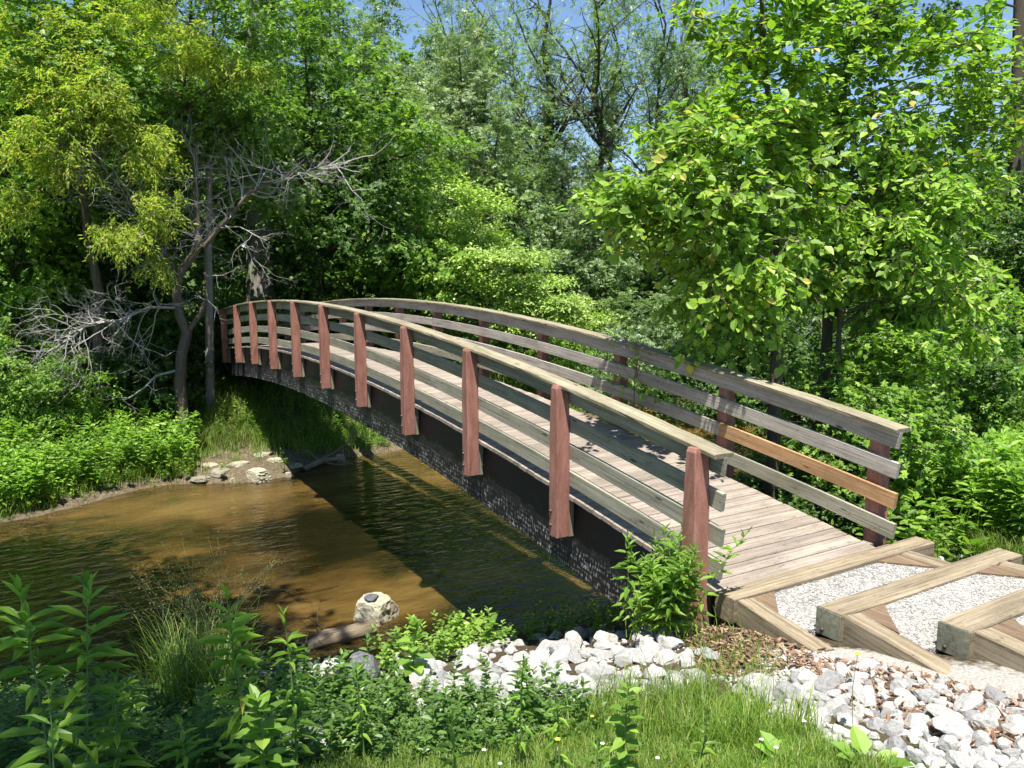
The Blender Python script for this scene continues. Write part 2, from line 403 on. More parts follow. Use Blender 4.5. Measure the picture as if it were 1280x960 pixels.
M['grass_dry'] = leaf_mat('seedy_grass', [(0, G(.12, .17, .06)), (.5, G(.22, .25, .11)), (1, G(.36, .33, .2))], .35)
M['stem'] = plain('green_stem', (.13, .2, .06), .6, 0, 20, .3)
M['stem_brown'] = plain('brown_stem', (.16, .1, .06), .7, 0, 20, .3)
M['petal_white'] = plain('white_petal', (.75, .75, .7), .6, 0, 20, .05)
M['petal_yellow'] = plain('yellow_petal', (.75, .55, .03), .6, 0, 20, .1)

def ground_mat():
    m, t, p, o = mat_new('soil_and_turf')
    g = nd(t, 'ShaderNodeNewGeometry'); P = g.outputs['Position']
    n1 = noise(t, P, 1.3, 6, .65); n2 = noise(t, P, 14, 6, .7); n3 = noise(t, P, 60, 4, .7)
    soil = ramp(t, n2, [(.3, (.05, .036, .022)), (.55, (.10, .075, .045)), (.75, (.16, .125, .08))])
    turf = ramp(t, n2, [(.3, (.035, .06, .014)), (.55, (.08, .13, .028)), (.75, (.13, .19, .045))])
    mud = ramp(t, n2, [(.3, (.07, .052, .032)), (.5, (.14, .108, .068)), (.7, (.25, .205, .145))])
    bed = ramp(t, n1, [(.3, (.10, .06, .02)), (.6, (.2, .12, .045))])
    pale = ramp(t, n3, [(.3, (.3, .27, .22)), (.6, (.55, .52, .47))])
    sub = nd(t, 'ShaderNodeSeparateXYZ'); t.links.new(attr(t, 'zone'), sub.inputs[0])
    def sm(x): return ramp(t, math_(t, 'ADD', x, math_(t, 'MULTIPLY', math_(t, 'SUBTRACT', n2, .5), .7)), [(.4, (0, 0, 0)), (.6, (1, 1, 1))])
    c = mixc(t, turf, soil, sm(sub.outputs[0]))
    c = mixc(t, c, mud, sm(sub.outputs[1]))
    c = mixc(t, c, pale, sm(sub.outputs[2]))
    t.links.new(c, p.inputs['Base Color']); p.inputs['Roughness'].default_value = .95; p.inputs['Specular IOR Level'].default_value = .15
    bump(t, p, math_(t, 'ADD', n2, n3), .8, .03); return m
M['ground'] = ground_mat()
def water_mat():
    m, t, p, o = mat_new('murky_brown_water')
    g = nd(t, 'ShaderNodeNewGeometry'); P = g.outputs['Position']
    # sandbars showing through the silt, stretched along the flow (Y); dark patches painted in for tree shade
    warp = nd(t, 'ShaderNodeVectorMath', operation='ADD'); t.links.new(P, warp.inputs[0]); t.links.new(vmul(t, noise(t, P, .5, 2, .5, 'Color'), (1.2, 1.2, 0)), warp.inputs[1])
    n1 = noise(t, vmul(t, warp.outputs[0], (.5, .28, 1)), 1, 4, .55)
    n2 = noise(t, vmul(t, P, (6, 2.2, 1)), 1, 5, .6)
    c = ramp(t, n1, [(.40, (.010, .009, .003)), (.48, (.026, .019, .005)), (.55, (.065, .040, .010)), (.62, (.115, .072, .019)), (.72, (.15, .10, .033))])
    c = mixc(t, c, ramp(t, n2, [(.3, (.84, .84, .84)), (.7, (1.1, 1.1, 1.1))]), .7, 'MULTIPLY')
    t.links.new(c, p.inputs['Base Color']); p.inputs['Roughness'].default_value = .03; p.inputs['IOR'].default_value = 1.36
    p.inputs['Subsurface Weight'].default_value = 1.; p.inputs['Subsurface Radius'].default_value = (1., .7, .3); p.inputs['Subsurface Scale'].default_value = .28; p.inputs['Specular IOR Level'].default_value = .6
    r1 = noise(t, vmul(t, P, (5.5, 2.4, 1)), 1, 3, .5); r2 = noise(t, vmul(t, P, (16, 7, 1)), 1, 3, .55)
    b1 = nd(t, 'ShaderNodeBump'); b1.inputs['Strength'].default_value = .9; b1.inputs['Distance'].default_value = .06; t.links.new(r1, b1.inputs['Height'])
    b2 = nd(t, 'ShaderNodeBump'); b2.inputs['Strength'].default_value = .4; b2.inputs['Distance'].default_value = .02; t.links.new(r2, b2.inputs['Height']); t.links.new(b1.outputs[0], b2.inputs['Normal'])
    t.links.new(b2.outputs[0], p.inputs['Normal'])
    return m
M['water'] = water_mat()

# ------------------------------------------------------------------ terrain
ZW = -2.3
NY = np.array([-60, -30, -20, -12, -6, -2, 0, 1.3, 3.2, 4.85, 8, 14, 30, 60.]); NX = np.array([30, 14, 9, 5.5, 4.3, 4.2, 4.4, 4.75, 5.5, 6.0, 7.2, 9, 14, 24.])
FY = np.array([-60, -30, -20, -15, -10, -3.6, -1.2, -.4, .2, 1.0, 2.5, 3.8, 5.2, 8, 14, 30, 60.]); FX = np.array([48, 30, 22, 18.2, 16, 15.3, 15.3, 14.3, 14.1, 14.6, 14.6, 13.9, 13.3, 13.0, 14.5, 21, 32.])
nd_ = np.array([-9, -2, -.7, 0, .6, 1.5, 2.5, 3.5, 4.5, 5.5, 7, 10, 14, 30, 80.]); nz_ = np.array([-3.2, -3, -2.65, -2.3, -2.1, -1.72, -1.28, -.82, -.42, -.18, .12, .72, 1.0, 1.5, 3])
fd_ = np.array([-9, -2, -.7, 0, .5, 1.2, 2.5, 4, 6, 8, 12, 30, 60, 120.]); fz_ = np.array([-3.2, -3, -2.6, -2.3, -2.12, -2.0, -1.75, -1.2, -.45, -.15, .2, .9, 3, 7])
lz_ = np.array([-3.2, -3, -2.6, -2.3, -2.1, -2.02, -1.95, -1.9, -1.85, -1.8, -1.7, -.8, 2.5, 7])
def ss(a, b, x):
    t = np.clip((x-a)/(b-a), 0, 1); return t*t*(3-2*t)
def wn(X, Y, s, ph=0.):
    return (np.sin(X*s+1.7*np.sin(Y*s*.7+ph)+ph)+np.sin(Y*s*1.3+1.3*np.sin(X*s*.9+2*ph))+.5*np.sin(X*s*2.3+Y*s*1.9+ph))/2.5
def terr(X, Y):
    X = np.asarray(X, float); Y = np.asarray(Y, float)
    dn = np.interp(Y, NY, NX) - X + .18*wn(X, Y, 1.9); df = X - np.interp(Y, FY, FX) + .2*wn(X, Y, 1.6, 2.)
    k = 1+.45*ss(-2.6, -5, Y)
    zn = np.interp(dn*k, nd_, nz_) + .05*ss(.5, 3, dn)*wn(X, Y, 2.6, 1.)
    low = ss(-4, -8, Y)
    zf = np.interp(df, fd_, fz_)*(1-low)+np.interp(df, fd_, lz_)*low + .08*ss(.5, 3, df)*wn(X, Y, 1.1, .5)
    spm = np.exp(-(((X-15.3)/1.25)**2+((Y-.1)/1.5)**2)**2); zf = zf*(1-spm)+(-2.1+.05*wn(X, Y, 3.))*spm
    # path corridor level with the steps
    pth = ss(-2.9, -2.5, Y)*ss(.75, .1, Y)*ss(.4, -.3, X)
    stp = np.interp(-X, [-.5, .3, 1.0, 1.7, 2.4, 4, 8], [-.38, -.20, -.06, .08, .215, .42, .7])
    zn = zn*(1-pth)+stp*pth
    return np.where(dn > -2, np.maximum(zn, -3.0), np.where(df > -2, zf, -3.0))
def hits(L, lift=0.):
    L = np.asarray(L, float); D = FW[None]*FPX+RT[None]*(L[:, :1]-640)+UP[None]*(480-L[:, 1:2]); D = norm(D)
    ts = np.concatenate([np.linspace(1.2, 24, 230), np.linspace(24.3, 90, 130)])
    P = CAM[None, None]+ts[None, :, None]*D[:, None]
    G_ = np.maximum(terr(P[..., 0], P[..., 1]), ZW)+lift
    i = np.argmax(P[..., 2] < G_, axis=1); hi = ts[i]; lo = ts[np.maximum(i-1, 0)]
    for _ in range(7):
        m = (lo+hi)/2; Q = CAM[None]+m[:, None]*D; below = Q[:, 2] < np.maximum(terr(Q[:, 0], Q[:, 1]), ZW)+lift
        hi = np.where(below, m, hi); lo = np.where(below, lo, m)
    return CAM[None]+hi[:, None]*D
def hit(px, py, lift=0.): return hits([(px, py)], lift)[0]
def ax_(lo, hi, c, fine, n):
    s = np.linspace(-1, 1, n); k = 3.6
    a = np.sinh(k*s)/math.sinh(k); x = np.where(a < 0, c+(c-lo)*a, c+(hi-c)*a); return x
gx = ax_(-300, 400, 4, .1, 520); gy = ax_(-350, 350, 0, .1, 520)
XX, YY = np.meshgrid(gx, gy, indexing='ij'); ZZ = terr(XX, YY)
ZZ += .012*wn(XX, YY, 9, 1.)+.008*wn(XX, YY, 23, 3.)
dnG = np.interp(YY, NY, NX)-XX; dfG = XX-np.interp(YY, FY, FX)
n = len(gx); idx = np.arange(n*n).reshape(n, n)
faces = np.stack([idx[:-1, :-1], idx[1:, :-1], idx[1:, 1:], idx[:-1, 1:]], -1).reshape(-1, 4)
soil = np.clip(ss(4.6, 3, dnG)*(dnG > -3) + ss(1, 3, dfG)*ss(-6, -3, YY)*ss(24, 20, XX), 0, 1)
soil = np.maximum(soil, ss(-4.5, -3.5, XX)*ss(.9, .4, YY)*(dnG > 0)*ss(-3.4, -2.9, YY)); soil = np.maximum(soil, ss(-1.9, -1.4, XX)*ss(1.6, .9, YY)*(dnG > 0)*ss(-3.4, -2.6, YY))
mud = ss(-2.08, -2.16, ZZ)*(dfG > -3) + 1.1*np.exp(-(((XX-15.2)/1.2)**2+((YY-.1)/1.5)**2)**2)
pale = np.exp(-((XX+1.35)**2/.35+(YY-.1)**2/.12))+np.exp(-((XX+1.9)**2/.5+(YY-.15)**2/.1))+.5*ss(-1.5, -2.0, XX)*ss(.7, .2, YY)*ss(-3.2, -2.8, YY)
zone = np.stack([soil, np.clip(mud, 0, 1), np.clip(pale, 0, 1)], -1).reshape(-1, 3)
me = mesh_np('ground', np.stack([XX, YY, ZZ], -1).reshape(-1, 3), [faces], True, {'zone': zone}); me.materials.append(M['ground'])
tag(link('ground', me), kind='structure')
wx = np.linspace(-6, 60, 34); wy = np.linspace(-70, 70, 57)
# the stream surface follows the channel between its banks
rows = []
for y in wy:
    a, b = np.interp(y, NY, NX)-1.2, np.interp(y, FY, FX)+1.2
    rows.append([(a+(b-a)*t, y, ZW) for t in np.linspace(0, 1, 12)])
wv = np.array(rows).reshape(-1, 3); ii = np.arange(len(wy)*12).reshape(len(wy), 12)
me = mesh_np('stream_water', wv, [np.stack([ii[:-1, :-1], ii[:-1, 1:], ii[1:, 1:], ii[1:, :-1]], -1).reshape(-1, 4)], True); me.materials.append(M['water'])
tag(link('stream_water', me), kind='structure')

# ------------------------------------------------------------------ the footbridge
def zb(u): return .15076*u-.00686*u*u
UK = [.08+1.862*k for k in range(13)]
UEND = UK[-1]+.2
bridge = empty('footbridge', (UK[6], -1.17, zb(UK[6])))
tag(bridge, 'arched wooden footbridge with faded red posts crossing the brown stream', 'footbridge')
def along(u0, u1, yc, zoff, step=.31):
    n_ = max(2, int(round((u1-u0)/step))+1); u = np.linspace(u0, u1, n_)
    pts = np.stack([u, np.full(n_, yc), zb(u)+zoff], -1)
    sl_ = .15076-2*.00686*u; tan = norm(np.stack([np.ones(n_), np.zeros(n_), sl_], -1))
    side = np.tile([0, 1., 0], (n_, 1)); up = np.cross(tan, side); 
    return pts, side, up
def strip(mb, u0, u1, yc, zc, wy_, hz, ch=.004, step=.31, wob=0.):
    pts, side, up = along(u0, u1, yc, zc, step); sweep(mb, pts, side, up, rect_sec(wy_, hz, ch), wob=wob)
# deck planks
mb = MB(); u = -.1
while u < UEND:
    wd = .138; zc = zb(u+wd/2)-.019; sl_ = .15076-2*.00686*u
    a = V(u+wd/2, -.137+rnd.uniform(-.008, .002), zc); b = V(u+wd/2, -2.03+rnd.uniform(-.01, .01), zc)
    upv = norm(V(-sl_, 0, 1)); upv = norm(upv+V(rnd.gauss(0, .006), 0, 0))
    if u > .2: beam(mb, a+V(0, 0, rnd.gauss(0, .0015)), b, wd, .038, .004, upv, 3)
    else: beam(mb, a, b, wd, .038, .004, upv, 3)
    u += .1455
mb.build('deck', M['wood_deck'], bridge)
# girders
for yc in (-.290, -1.855):
    mb = MB(); pts, side, up = along(-.05, UEND-.1, yc, -.43, .25)
    sweep(mb, pts, side, up, [(-.075, -.36), (.075, -.36), (.075, -.12), (.075, .12), (.075, .38), (-.075, .38), (-.075, .12), (-.075, -.12)], seed=(0, 0, 0))
    me = mb.mesh('girder'); nv = len(me.vertices); k8 = np.tile([0, 0, .33, .67, 1, 1, .67, .33], nv//8)
    at = me.attributes.new('gz', 'FLOAT', 'POINT'); at.data.foreach_set('value', k8.astype(np.float32))
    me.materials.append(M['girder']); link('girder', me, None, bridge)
for k in range(12):
    mb = MB(); uu = UK[k]+.9; beam(mb, (uu, -.375, zb(uu)-.55), (uu, -1.77, zb(uu)-.55), .09, .25, .004); mb.build('cross_brace', M['timber_dark'], bridge)
# rail boards, spliced every second bay
ZR = [.957, .697, .422, .157]
for si, (yc, u_end) in enumerate(((-.170, -.11), (-2.170, -.17))):
    for r, zc in enumerate(ZR):
        cuts = [u_end]+[UK[k] for k in ((1, 3, 5, 7, 9, 11) if (r+si) % 2 == 0 else (2, 4, 6, 8, 10))]+[UEND]
        if si == 1 and r == 2: cuts = [u_end, UK[1], UK[3], UK[5], UK[7], UK[9], UK[11], UEND]
        for a, b in zip(cuts[:-1], cuts[1:]):
            mb = MB(); dz = rnd.uniform(-.006, .006)
            strip(mb, a+.003, b-.003, yc+rnd.uniform(-.002, .002), zc+dz, .038, .145)
            new = si == 1 and r == 2 and a == u_end
            mat = M['wood_new'] if new else (M['wood_rail_in'] if si == 1 and r < 3 else M['wood_green'])
            o = mb.build('rail_board', mat, bridge)
            if new: tag(o, 'newer orange pine rail board at the near end of the right railing')
    cuts = [u_end-.01]+[UK[k]+.02 for k in (2, 4, 6, 8, 10)]+[UEND]
    for a, b in zip(cuts[:-1], cuts[1:]):
        mb = MB(); yy = -.150 if si == 0 else -2.20
        strip(mb, a+.003, b-.003, yy, 1.052, .19, .038, .007, .2, .0015)
        mb.build('cap_board', M['wood_cap'], bridge)
# posts
def post(mb, u, y0, y1, zlo, zhi):
    """y0 outer face, y1 inner face; the top is narrowed and bevelled"""
    s = 1 if y0 > y1 else -1; z0 = zb(u)
    o_ = RG.uniform(0, 30, 3)
    lv = [(zlo, .072, 0, .0), (zlo+.3, .071, 0, 0), (.15, .07, 0, 0), (.6, .068, .0, 0), (zhi-.03, .05, .004, 0), (zhi, .044, .018, 0)]
    vs, bc = [], []
    for (z, hw, dy, _) in lv:
        a, b = y0-s*dy, y1
        c = .006
        for (x, y) in ((-hw+c, a), (hw-c, a), (hw, a-s*c), (hw, b+s*c), (hw-c, b), (-hw+c, b), (-hw, b+s*c), (-hw, a-s*c)):
            jx = RG.normal(0, .0012); vs.append((u+x+jx, y, z0+z)); bc.append((z+o_[0], x+o_[1], y+o_[2]))
    fs = []; k = 8
    for i in range(len(lv)-1):
        for j in range(k):
            j2 = (j+1) % k; f = (i*k+j, i*k+j2, (i+1)*k+j2, (i+1)*k+j); fs.append(f if s < 0 else f[::-1])
    e0 = tuple(range(k)); e1 = tuple((len(lv)-1)*k+j for j in range(k))
    fs.append(e0[::-1] if s < 0 else e0); fs.append(e1 if s < 0 else e1[::-1])
    mb.add(vs, fs, bc)
for side in (0, 1):
    for k, u in enumerate(UK):
        mb = MB(); yo, yi = (0, -.149) if side == 0 else (-2.335, -2.191)
        post(mb, u, yo, yi, -.40-rnd.uniform(0, .02) if (k or side) else -.62, 1.06 if side == 0 else 1.0)
        p_ = mb.build('post', M['paint'], bridge)
        mb = MB(); ya, yb = (-.1505, -.2135) if side == 0 else (-1.932, -2.189)
        beam(mb, (u, (ya+yb)/2, zb(u)-.43), (u, (ya+yb)/2, zb(u)-.05), .10, abs(yb-ya), .004, (0, 1, 0))
        mb.build('spacer_block', M['wood_cap'], bridge)
        if side == 0 and k:
            for zz in (-.17, -.31):
                c0 = V(u+.035, 0, zb(u)+zz); 
                me = tubes_mesh('bolt', [(np.array([c0+V(0, -.004, 0), c0+V(0, .014, 0), c0+V(0, .02, 0), c0+V(0, .021, 0)]), [.017, .016, .009, .0])], 8); me.materials.append(M['bolt'])
                b_ = link('bolt', me, None, p_)
# near-end bearing timber under the deck
mb = MB(); beam(mb, (.12, -.2, -.20), (.12, -2.05, -.20), .2, .28, .01); mb.build('bearing_timber', M['timber_dark'], bridge)

# ------------------------------------------------------------------ timber steps with gravel treads
def seg(name, a, b, w_, h_, mat, parent):
    mb = MB(); beam(mb, a, b, w_, h_, .01, (0, 0, 1), 9, .0012)
    return mb.build(name, mat, parent)
def rock_template(seed, sub=2, cuts=7, squash=(1, .8, .65), block=False):
    import bmesh
    r = random.Random(seed); bm = bmesh.new(); bmesh.ops.create_icosphere(bm, subdivisions=sub, radius=1)
    pl = []
    for _ in range(cuts):
        n_ = Vector((r.gauss(0, 1), r.gauss(0, 1), r.gauss(0, 1))).normalized(); pl.append((n_, r.uniform(.52, .85)))
    if block: pl = [(Vector(q_).normalized(), d_) for q_, d_ in (((1, .1, .1), .62), ((-1, .1, .05), .6), ((.1, 1, .1), .6), ((0, -1, .12), .62), ((.05, .1, 1), .6), ((1, 1, .7), .78), ((-1, 1, .6), .8), ((1, -1, .5), .82), ((-.9, -1, .9), .8))]
    for v in bm.verts:
        for n_, d in pl:
            e = v.co.dot(n_)-d
            if e > 0: v.co -= n_*e
        v.co += Vector((r.gauss(0, .018), r.gauss(0, .018), r.gauss(0, .018)))
        v.co = Vector((v.co.x*squash[0], v.co.y*squash[1], v.co.z*squash[2]))
    vs = np.array([v.co[:] for v in bm.verts]); fs = np.array([[v.index for v in f.verts] for f in bm.faces]); bm.free()
    return vs, fs
def pebbles(name, P, size, mat, parent=None, sub=1, seed=3, kinds=4):
    """many small stones as one mesh, P (n,3) positions"""
    VV, FF, base = [], [], 0
    tm = [rock_template(seed+i, sub, 6) for i in range(kinds)]
    for i, p_ in enumerate(P):
        vs, fs = tm[i % kinds]; a = RG.uniform(0, 6.283, 3); s_ = size*RG.uniform(.5, 1.25)
        ca, sa = np.cos(a), np.sin(a)
        Rz = np.array([[ca[0], -sa[0], 0], [sa[0], ca[0], 0], [0, 0, 1]]); Rx = np.array([[1, 0, 0], [0, ca[1], -sa[1]], [0, sa[1], ca[1]]])
        VV.append((vs*s_)@(Rz@Rx).T+p_); FF.append(fs+base); base += len(vs)
    me = mesh_np(name, np.concatenate(VV), [np.concatenate(FF)], False); me.materials.append(mat)
    return link(name, me, None, parent)

steps = empty('timber_steps', (-1.0, -1.2, -.1))
tag(steps, 'tan timber box steps filled with pale gravel leading up from the deck', 'steps')
TM = M['timber']
o = seg('riser_timber', (-.215, -.10, -.085), (-.215, -2.55, -.085), .19, .19, TM, steps)
A_ = V(-.97, -.29, .04); B_ = V(-.96, -2.5, .04)
seg('riser_timber', A_, B_, .2, .19, TM, steps)
C_ = V(-1.70, -.47, .18); D_ = V(-1.68, -2.7, .18)
seg('riser_timber', C_, D_, .2, .19, TM, steps)
E_ = V(-2.44, -.62, .32); F_ = V(-2.42, -2.9, .32)
seg('riser_timber', E_, F_, .2, .19, TM, steps)
def side_t(a, b, h=.2): seg('side_timber', a, b, .145, h, TM, steps)
side_t((-.32, -.21, -.10), (-1.12, -.075, -.125)); side_t((-.32, -2.12, -.10), (-.86, -2.15, -.10))
side_t((-1.075, -.385, .03), (-1.93, -.24, 0.0)); side_t((-1.065, -2.2, .03), (-1.575, -2.28, .03))
side_t((-1.805, -.585, .17), (-2.66, -.47, .15)); side_t((-1.785, -2.4, .17), (-2.31, -2.5, .17))
def cover(p, q, r_, z):
    mb = MB(); pts = [np.array((*x, z)) for x in (p, q, r_)]; lo = [x-V(0, 0, .06) for x in pts]
    c = (pts[1][0]-pts[0][0])*(pts[2][1]-pts[0][1])-(pts[1][1]-pts[0][1])*(pts[2][0]-pts[0][0])
    if c < 0: pts = [pts[0], pts[2], pts[1]]; lo = [lo[0], lo[2], lo[1]]
    v = pts+lo; mb.add(v, [(0, 1, 2), (5, 4, 3), (0, 3, 4, 1), (1, 4, 5, 2), (2, 5, 3, 0)], np.array(v)*np.array([[1, 1, 1]]))
    mb.build('corner_brace', M['timber_dark'], steps)
cover((-.312, -.285), (-.312, -.52), (-.60, -.235), -.012); cover((-.312, -2.045), (-.312, -1.75), (-.66, -2.06), -.012)
cover((-1.073, -.46), (-1.073, -.72), (-1.40, -.405), .122); cover((-1.063, -2.12), (-1.063, -1.85), (-1.42, -2.17), .122)
cover((-1.803, -.66), (-1.803, -.92), (-2.12, -.62), .262)
def bed(poly, z):
    mb = MB(); v = [(*p_, z) for p_ in poly]+[(*p_, z-.05) for p_ in poly]
    k = len(poly); fs = [tuple(range(k))]+[(i+k, (i+1) % k+k, (i+1) % k, i) for i in range(k)]
    mb.add(v, fs); mb.build('gravel_fill', M['gravel_bed'], steps)
    xs = [p_[0] for p_ in poly]; ys = [p_[1] for p_ in poly]
    P = []
    while len(P) < 1500:
        t_ = RG.uniform(); s_ = RG.uniform()
        a = np.array(poly[0])*(1-t_)+np.array(poly[1])*t_; b = np.array(poly[3])*(1-t_)+np.array(poly[2])*t_
        q = a*(1-s_)+b*s_; P.append((q[0], q[1], z+.003))
    o = pebbles('gravel', P, .0115, M['gravel'], steps, 1, 40); o['kind'] = 'stuff'
bed([(-.31, -.285), (-.31, -2.05), (-.87, -2.08), (-.87, -.19)], -.03)
bed([(-1.07, -.46), (-1.06, -2.13), (-1.58, -2.2), (-1.60, -.37)], .105)
bed([(-1.80, -.66), (-1.78, -2.33), (-2.32, -2.42), (-2.34, -.59)], .245)
for (p0, nrm_, w2) in ((A_, B_-A_, .2), (C_, D_-C_, .2)):
    d = norm(nrm_); mb = MB(); beam(mb, p0-d*.006, p0-d*.0005, w2-.012, .178, .004); e = mb.build('end_grain', M['timber_end'], steps)
    s_ = norm(np.cross(d, V(0, 0, 1))); c0 = p0-d*.006-s_*.045+V(0, 0, -.055)
    me = tubes_mesh('bolt', [(np.array([c0, c0-d*.012, c0-d*.013]), [.013, .012, 0])], 8); me.materials.append(M['bolt']); link('bolt', me, None, e)

# ------------------------------------------------------------------ rocks
RK = []
for i in range(10):
    vs, fs = rock_template(100+i, 3, 11, (1, rnd.uniform(.65, .9), rnd.uniform(.5, .75)))
    me = mesh_np('limestone_rock', vs, [fs], False); me.materials.append(M['rock']); RK.append(me)
def inpoly(x, y, poly):
    c = False; j = len(poly)-1
    for i in range(len(poly)):
        xi, yi = poly[i]; xj, yj = poly[j]
        if (yi > y) != (yj > y) and x < (xj-xi)*(y-yi)/(yj-yi)+xi: c = not c
        j = i
    return c
def samp(poly, n_, rr=None):
    rr = rr or rnd; xs = [p_[0] for p_ in poly]; ys = [p_[1] for p_ in poly]; out = []
    while len(out) < n_:
        x, y = rr.uniform(min(xs), max(xs)), rr.uniform(min(ys), max(ys))
        if inpoly(x, y, poly): out.append((x, y))
    return out
placed = []
def put_rock(P, s, label, group, mesh=None, mat=None, sink=.25, name='limestone_rock'):
    o = bpy.data.objects.new(name, mesh or RK[rnd.randrange(10)]); COL.objects.link(o)
    o.location = (P[0], P[1], P[2]+s*(.5-sink-rnd.uniform(0, .25))); o.rotation_euler = (rnd.uniform(-.5, .5), rnd.uniform(-.5, .5), rnd.uniform(0, 6.28))
    o.scale = (s, s*rnd.uniform(.8, 1.1), s*rnd.uniform(.85, 1.15))
    tag(o, label, 'rock', group); return o
PILE = [(740, 792), (800, 782), (880, 812), (905, 850), (860, 880), (720, 880), (600, 890), (520, 890), (510, 850), (560, 815), (640, 800)]
PR = [(925, 868), (1000, 850), (1100, 832), (1200, 836), (1290, 815), (1285, 965), (1120, 965), (1010, 925), (940, 900)]
def rocks(poly, n_, smin, smax, label, group, mind=.75):
    k = 0; tries = 0; loc = []; pool = samp(poly, n_*40); PH = hits(pool)
    while k < n_ and tries < n_*40-1:
        P = PH[tries]; tries += 1; s = rnd.uniform(smin, smax)*(1.25 if rnd.random() < .2 else 1)
        if P[2] < ZW+.03: continue
        if any((P[0]-q[0])**2+(P[1]-q[1])**2 < (mind*(s+q[2]))**2 for q in loc): continue
        if -2.6 < P[0] < .1 and -2.7 < P[1] < -.02: continue
        loc.append((P[0], P[1], s)); put_rock(P, s, label, group); k += 1
    return k
n1_ = rocks(PILE, 165, .045, .145, 'white limestone rock in the riprap pile beside the near bridge end', 'riprap rocks by the bridge end', .5)
n2_ = rocks(PR, 165, .04, .125, 'white limestone rock in the loose bed below the timber steps', 'loose rocks below the timber steps', .55)
for (x, y, s, lb) in [(440, 838, .16, None), (1040, 935, .06, 'small pale rock sunk in the grass at the lower edge of the lawn'), (385, 935, .17, 'large bluish white rock in the shaded weeds at the bottom'),
                  (60, 905, .10, 'pale rock among the weeds at the lower left'), (105, 885, .12, 'pale rock behind the tall weed at the lower left'), (345, 945, .09, 'small white rock left of the large bluish rock'),
                  (1245, 845, .10, None), (1215, 838, .07, None), (520, 925, .07, 'small rock in the shaded grass below the riprap'), (1175, 700, .07, 'white rock on the verge behind the steps'), (1150, 690, .05, 'small white rock at the railing end behind the steps'),
                  (1260, 700, .05, 'small white rock on the verge at the right picture edge')]:
    if lb is None: continue
    put_rock(hit(x, y), s, lb, None)
vs, fs = rock_template(310, 4, 9, (1, .95, .85), True); RB = mesh_np('boulder', vs, [fs], False); RB.materials.append(M['rock_brown'])
o = put_rock(hit(469, 772), .2, 'pale boulder with a small stone on top standing in the brown water', None, RB, name='boulder'); o.rotation_euler = (0, 0, .6); o.scale = (.38, .34, .33); o['category'] = 'boulder'
q = o.location; o.location.z = ZW+.10
vs, fs = rock_template(311, 3, 8, (1, .7, .35)); me = mesh_np('stone', vs, [fs], True); me.materials.append(M['rock_dark'])
o2 = bpy.data.objects.new('stone', me); COL.objects.link(o2); o2.location = (q[0]+.02, q[1]+.03, ZW+.29); o2.scale = (.13, .16, .07); tag(o2, 'small grey stone lying on top of the boulder in the stream', 'stone')
vs, fs = rock_template(312, 3, 9, (1, .9, .8)); me = mesh_np('stone', vs, [fs], True); me.materials.append(M['rock_dark'])
P = hit(452, 845); o2 = bpy.data.objects.new('stone', me); COL.objects.link(o2); o2.location = (P[0], P[1], P[2]+.05); o2.scale = (.17, .14, .15); tag(o2, 'dark slate coloured stone at the near water edge', 'stone')
vs, fs = rock_template(313, 4, 8, (1, .8, .7), True); me = mesh_np('stone', vs, [fs], False); me.materials.append(M['rock_brown'])
P = hit(322, 596); o2 = bpy.data.objects.new('stone', me); COL.objects.link(o2); o2.location = (P[0], P[1], ZW+.12); o2.scale = (.42, .34, .30); o2.rotation_euler = (0, 0, .4); tag(o2, 'blocky tan stone at the tip of the far mud bank', 'stone')
for i, (x, y, s) in enumerate([(252, 598, .30), (275, 590, .36), (300, 580, .34), (345, 575, .3), (262, 582, .28), (330, 568, .3), (368, 582, .26)]):
    P = hit(x, y); o3 = bpy.data.objects.new('ledge_stone', me); COL.objects.link(o3); o3.location = (P[0], P[1], P[2]+.0); o3.scale = (s*.9, s*1.3, s*.3); o3.rotation_euler = (rnd.uniform(-.06, .06), rnd.uniform(-.06, .06), rnd.uniform(0, 6))
    tag(o3, 'flat tan stone bedded in the mud ledge of the far bank', 'stone', 'flat stones of the far bank ledge')
for x, y, s in [(360, 596, .12), (425, 575, .2), (290, 600, .1)]:
    P = hit(x, y); o3 = bpy.data.objects.new('stone', me); COL.objects.link(o3); o3.location = (P[0], P[1], ZW+.05); o3.scale = (s,)*3
    tag(o3, {360: 'small stone just right of the blocky tan stone', 425: 'rounded stone under the driftwood beneath the bridge', 290: 'small stone just left of the blocky tan stone'}[x], 'stone')
# pebbles, gravel and mulch around the rocks
P = list(hits(samp([(950, 830), (1040, 800), (1130, 835), (1080, 870), (960, 870), (880, 850)], 1500)+samp(PILE, 500)+samp(PR, 900)+samp([(1150, 672), (1280, 690), (1280, 712), (1210, 706)], 120)))
P = [p_ for p_ in P if not (-2.6 < p_[0] < .1 and -2.7 < p_[1] < -.05) and p_[2] > ZW]
P2_ = [hits([q_])[0] for q_ in samp(PILE, 260)+samp(PR, 300)]
P2_ = [p_ for p_ in P2_ if not (-2.6 < p_[0] < .1 and -2.7 < p_[1] < -.02)]
tag(pebbles('rock_rubble', P2_, .036, M['rock'], None, 1, 80), 'small broken stones filling the gaps between the white rocks', 'rubble', kind='stuff')
tag(pebbles('ground_gravel', P[:], .017, M['gravel'], None, 1, 60), 'fine pale gravel spilled around the timber steps and rocks', 'gravel', kind='stuff')
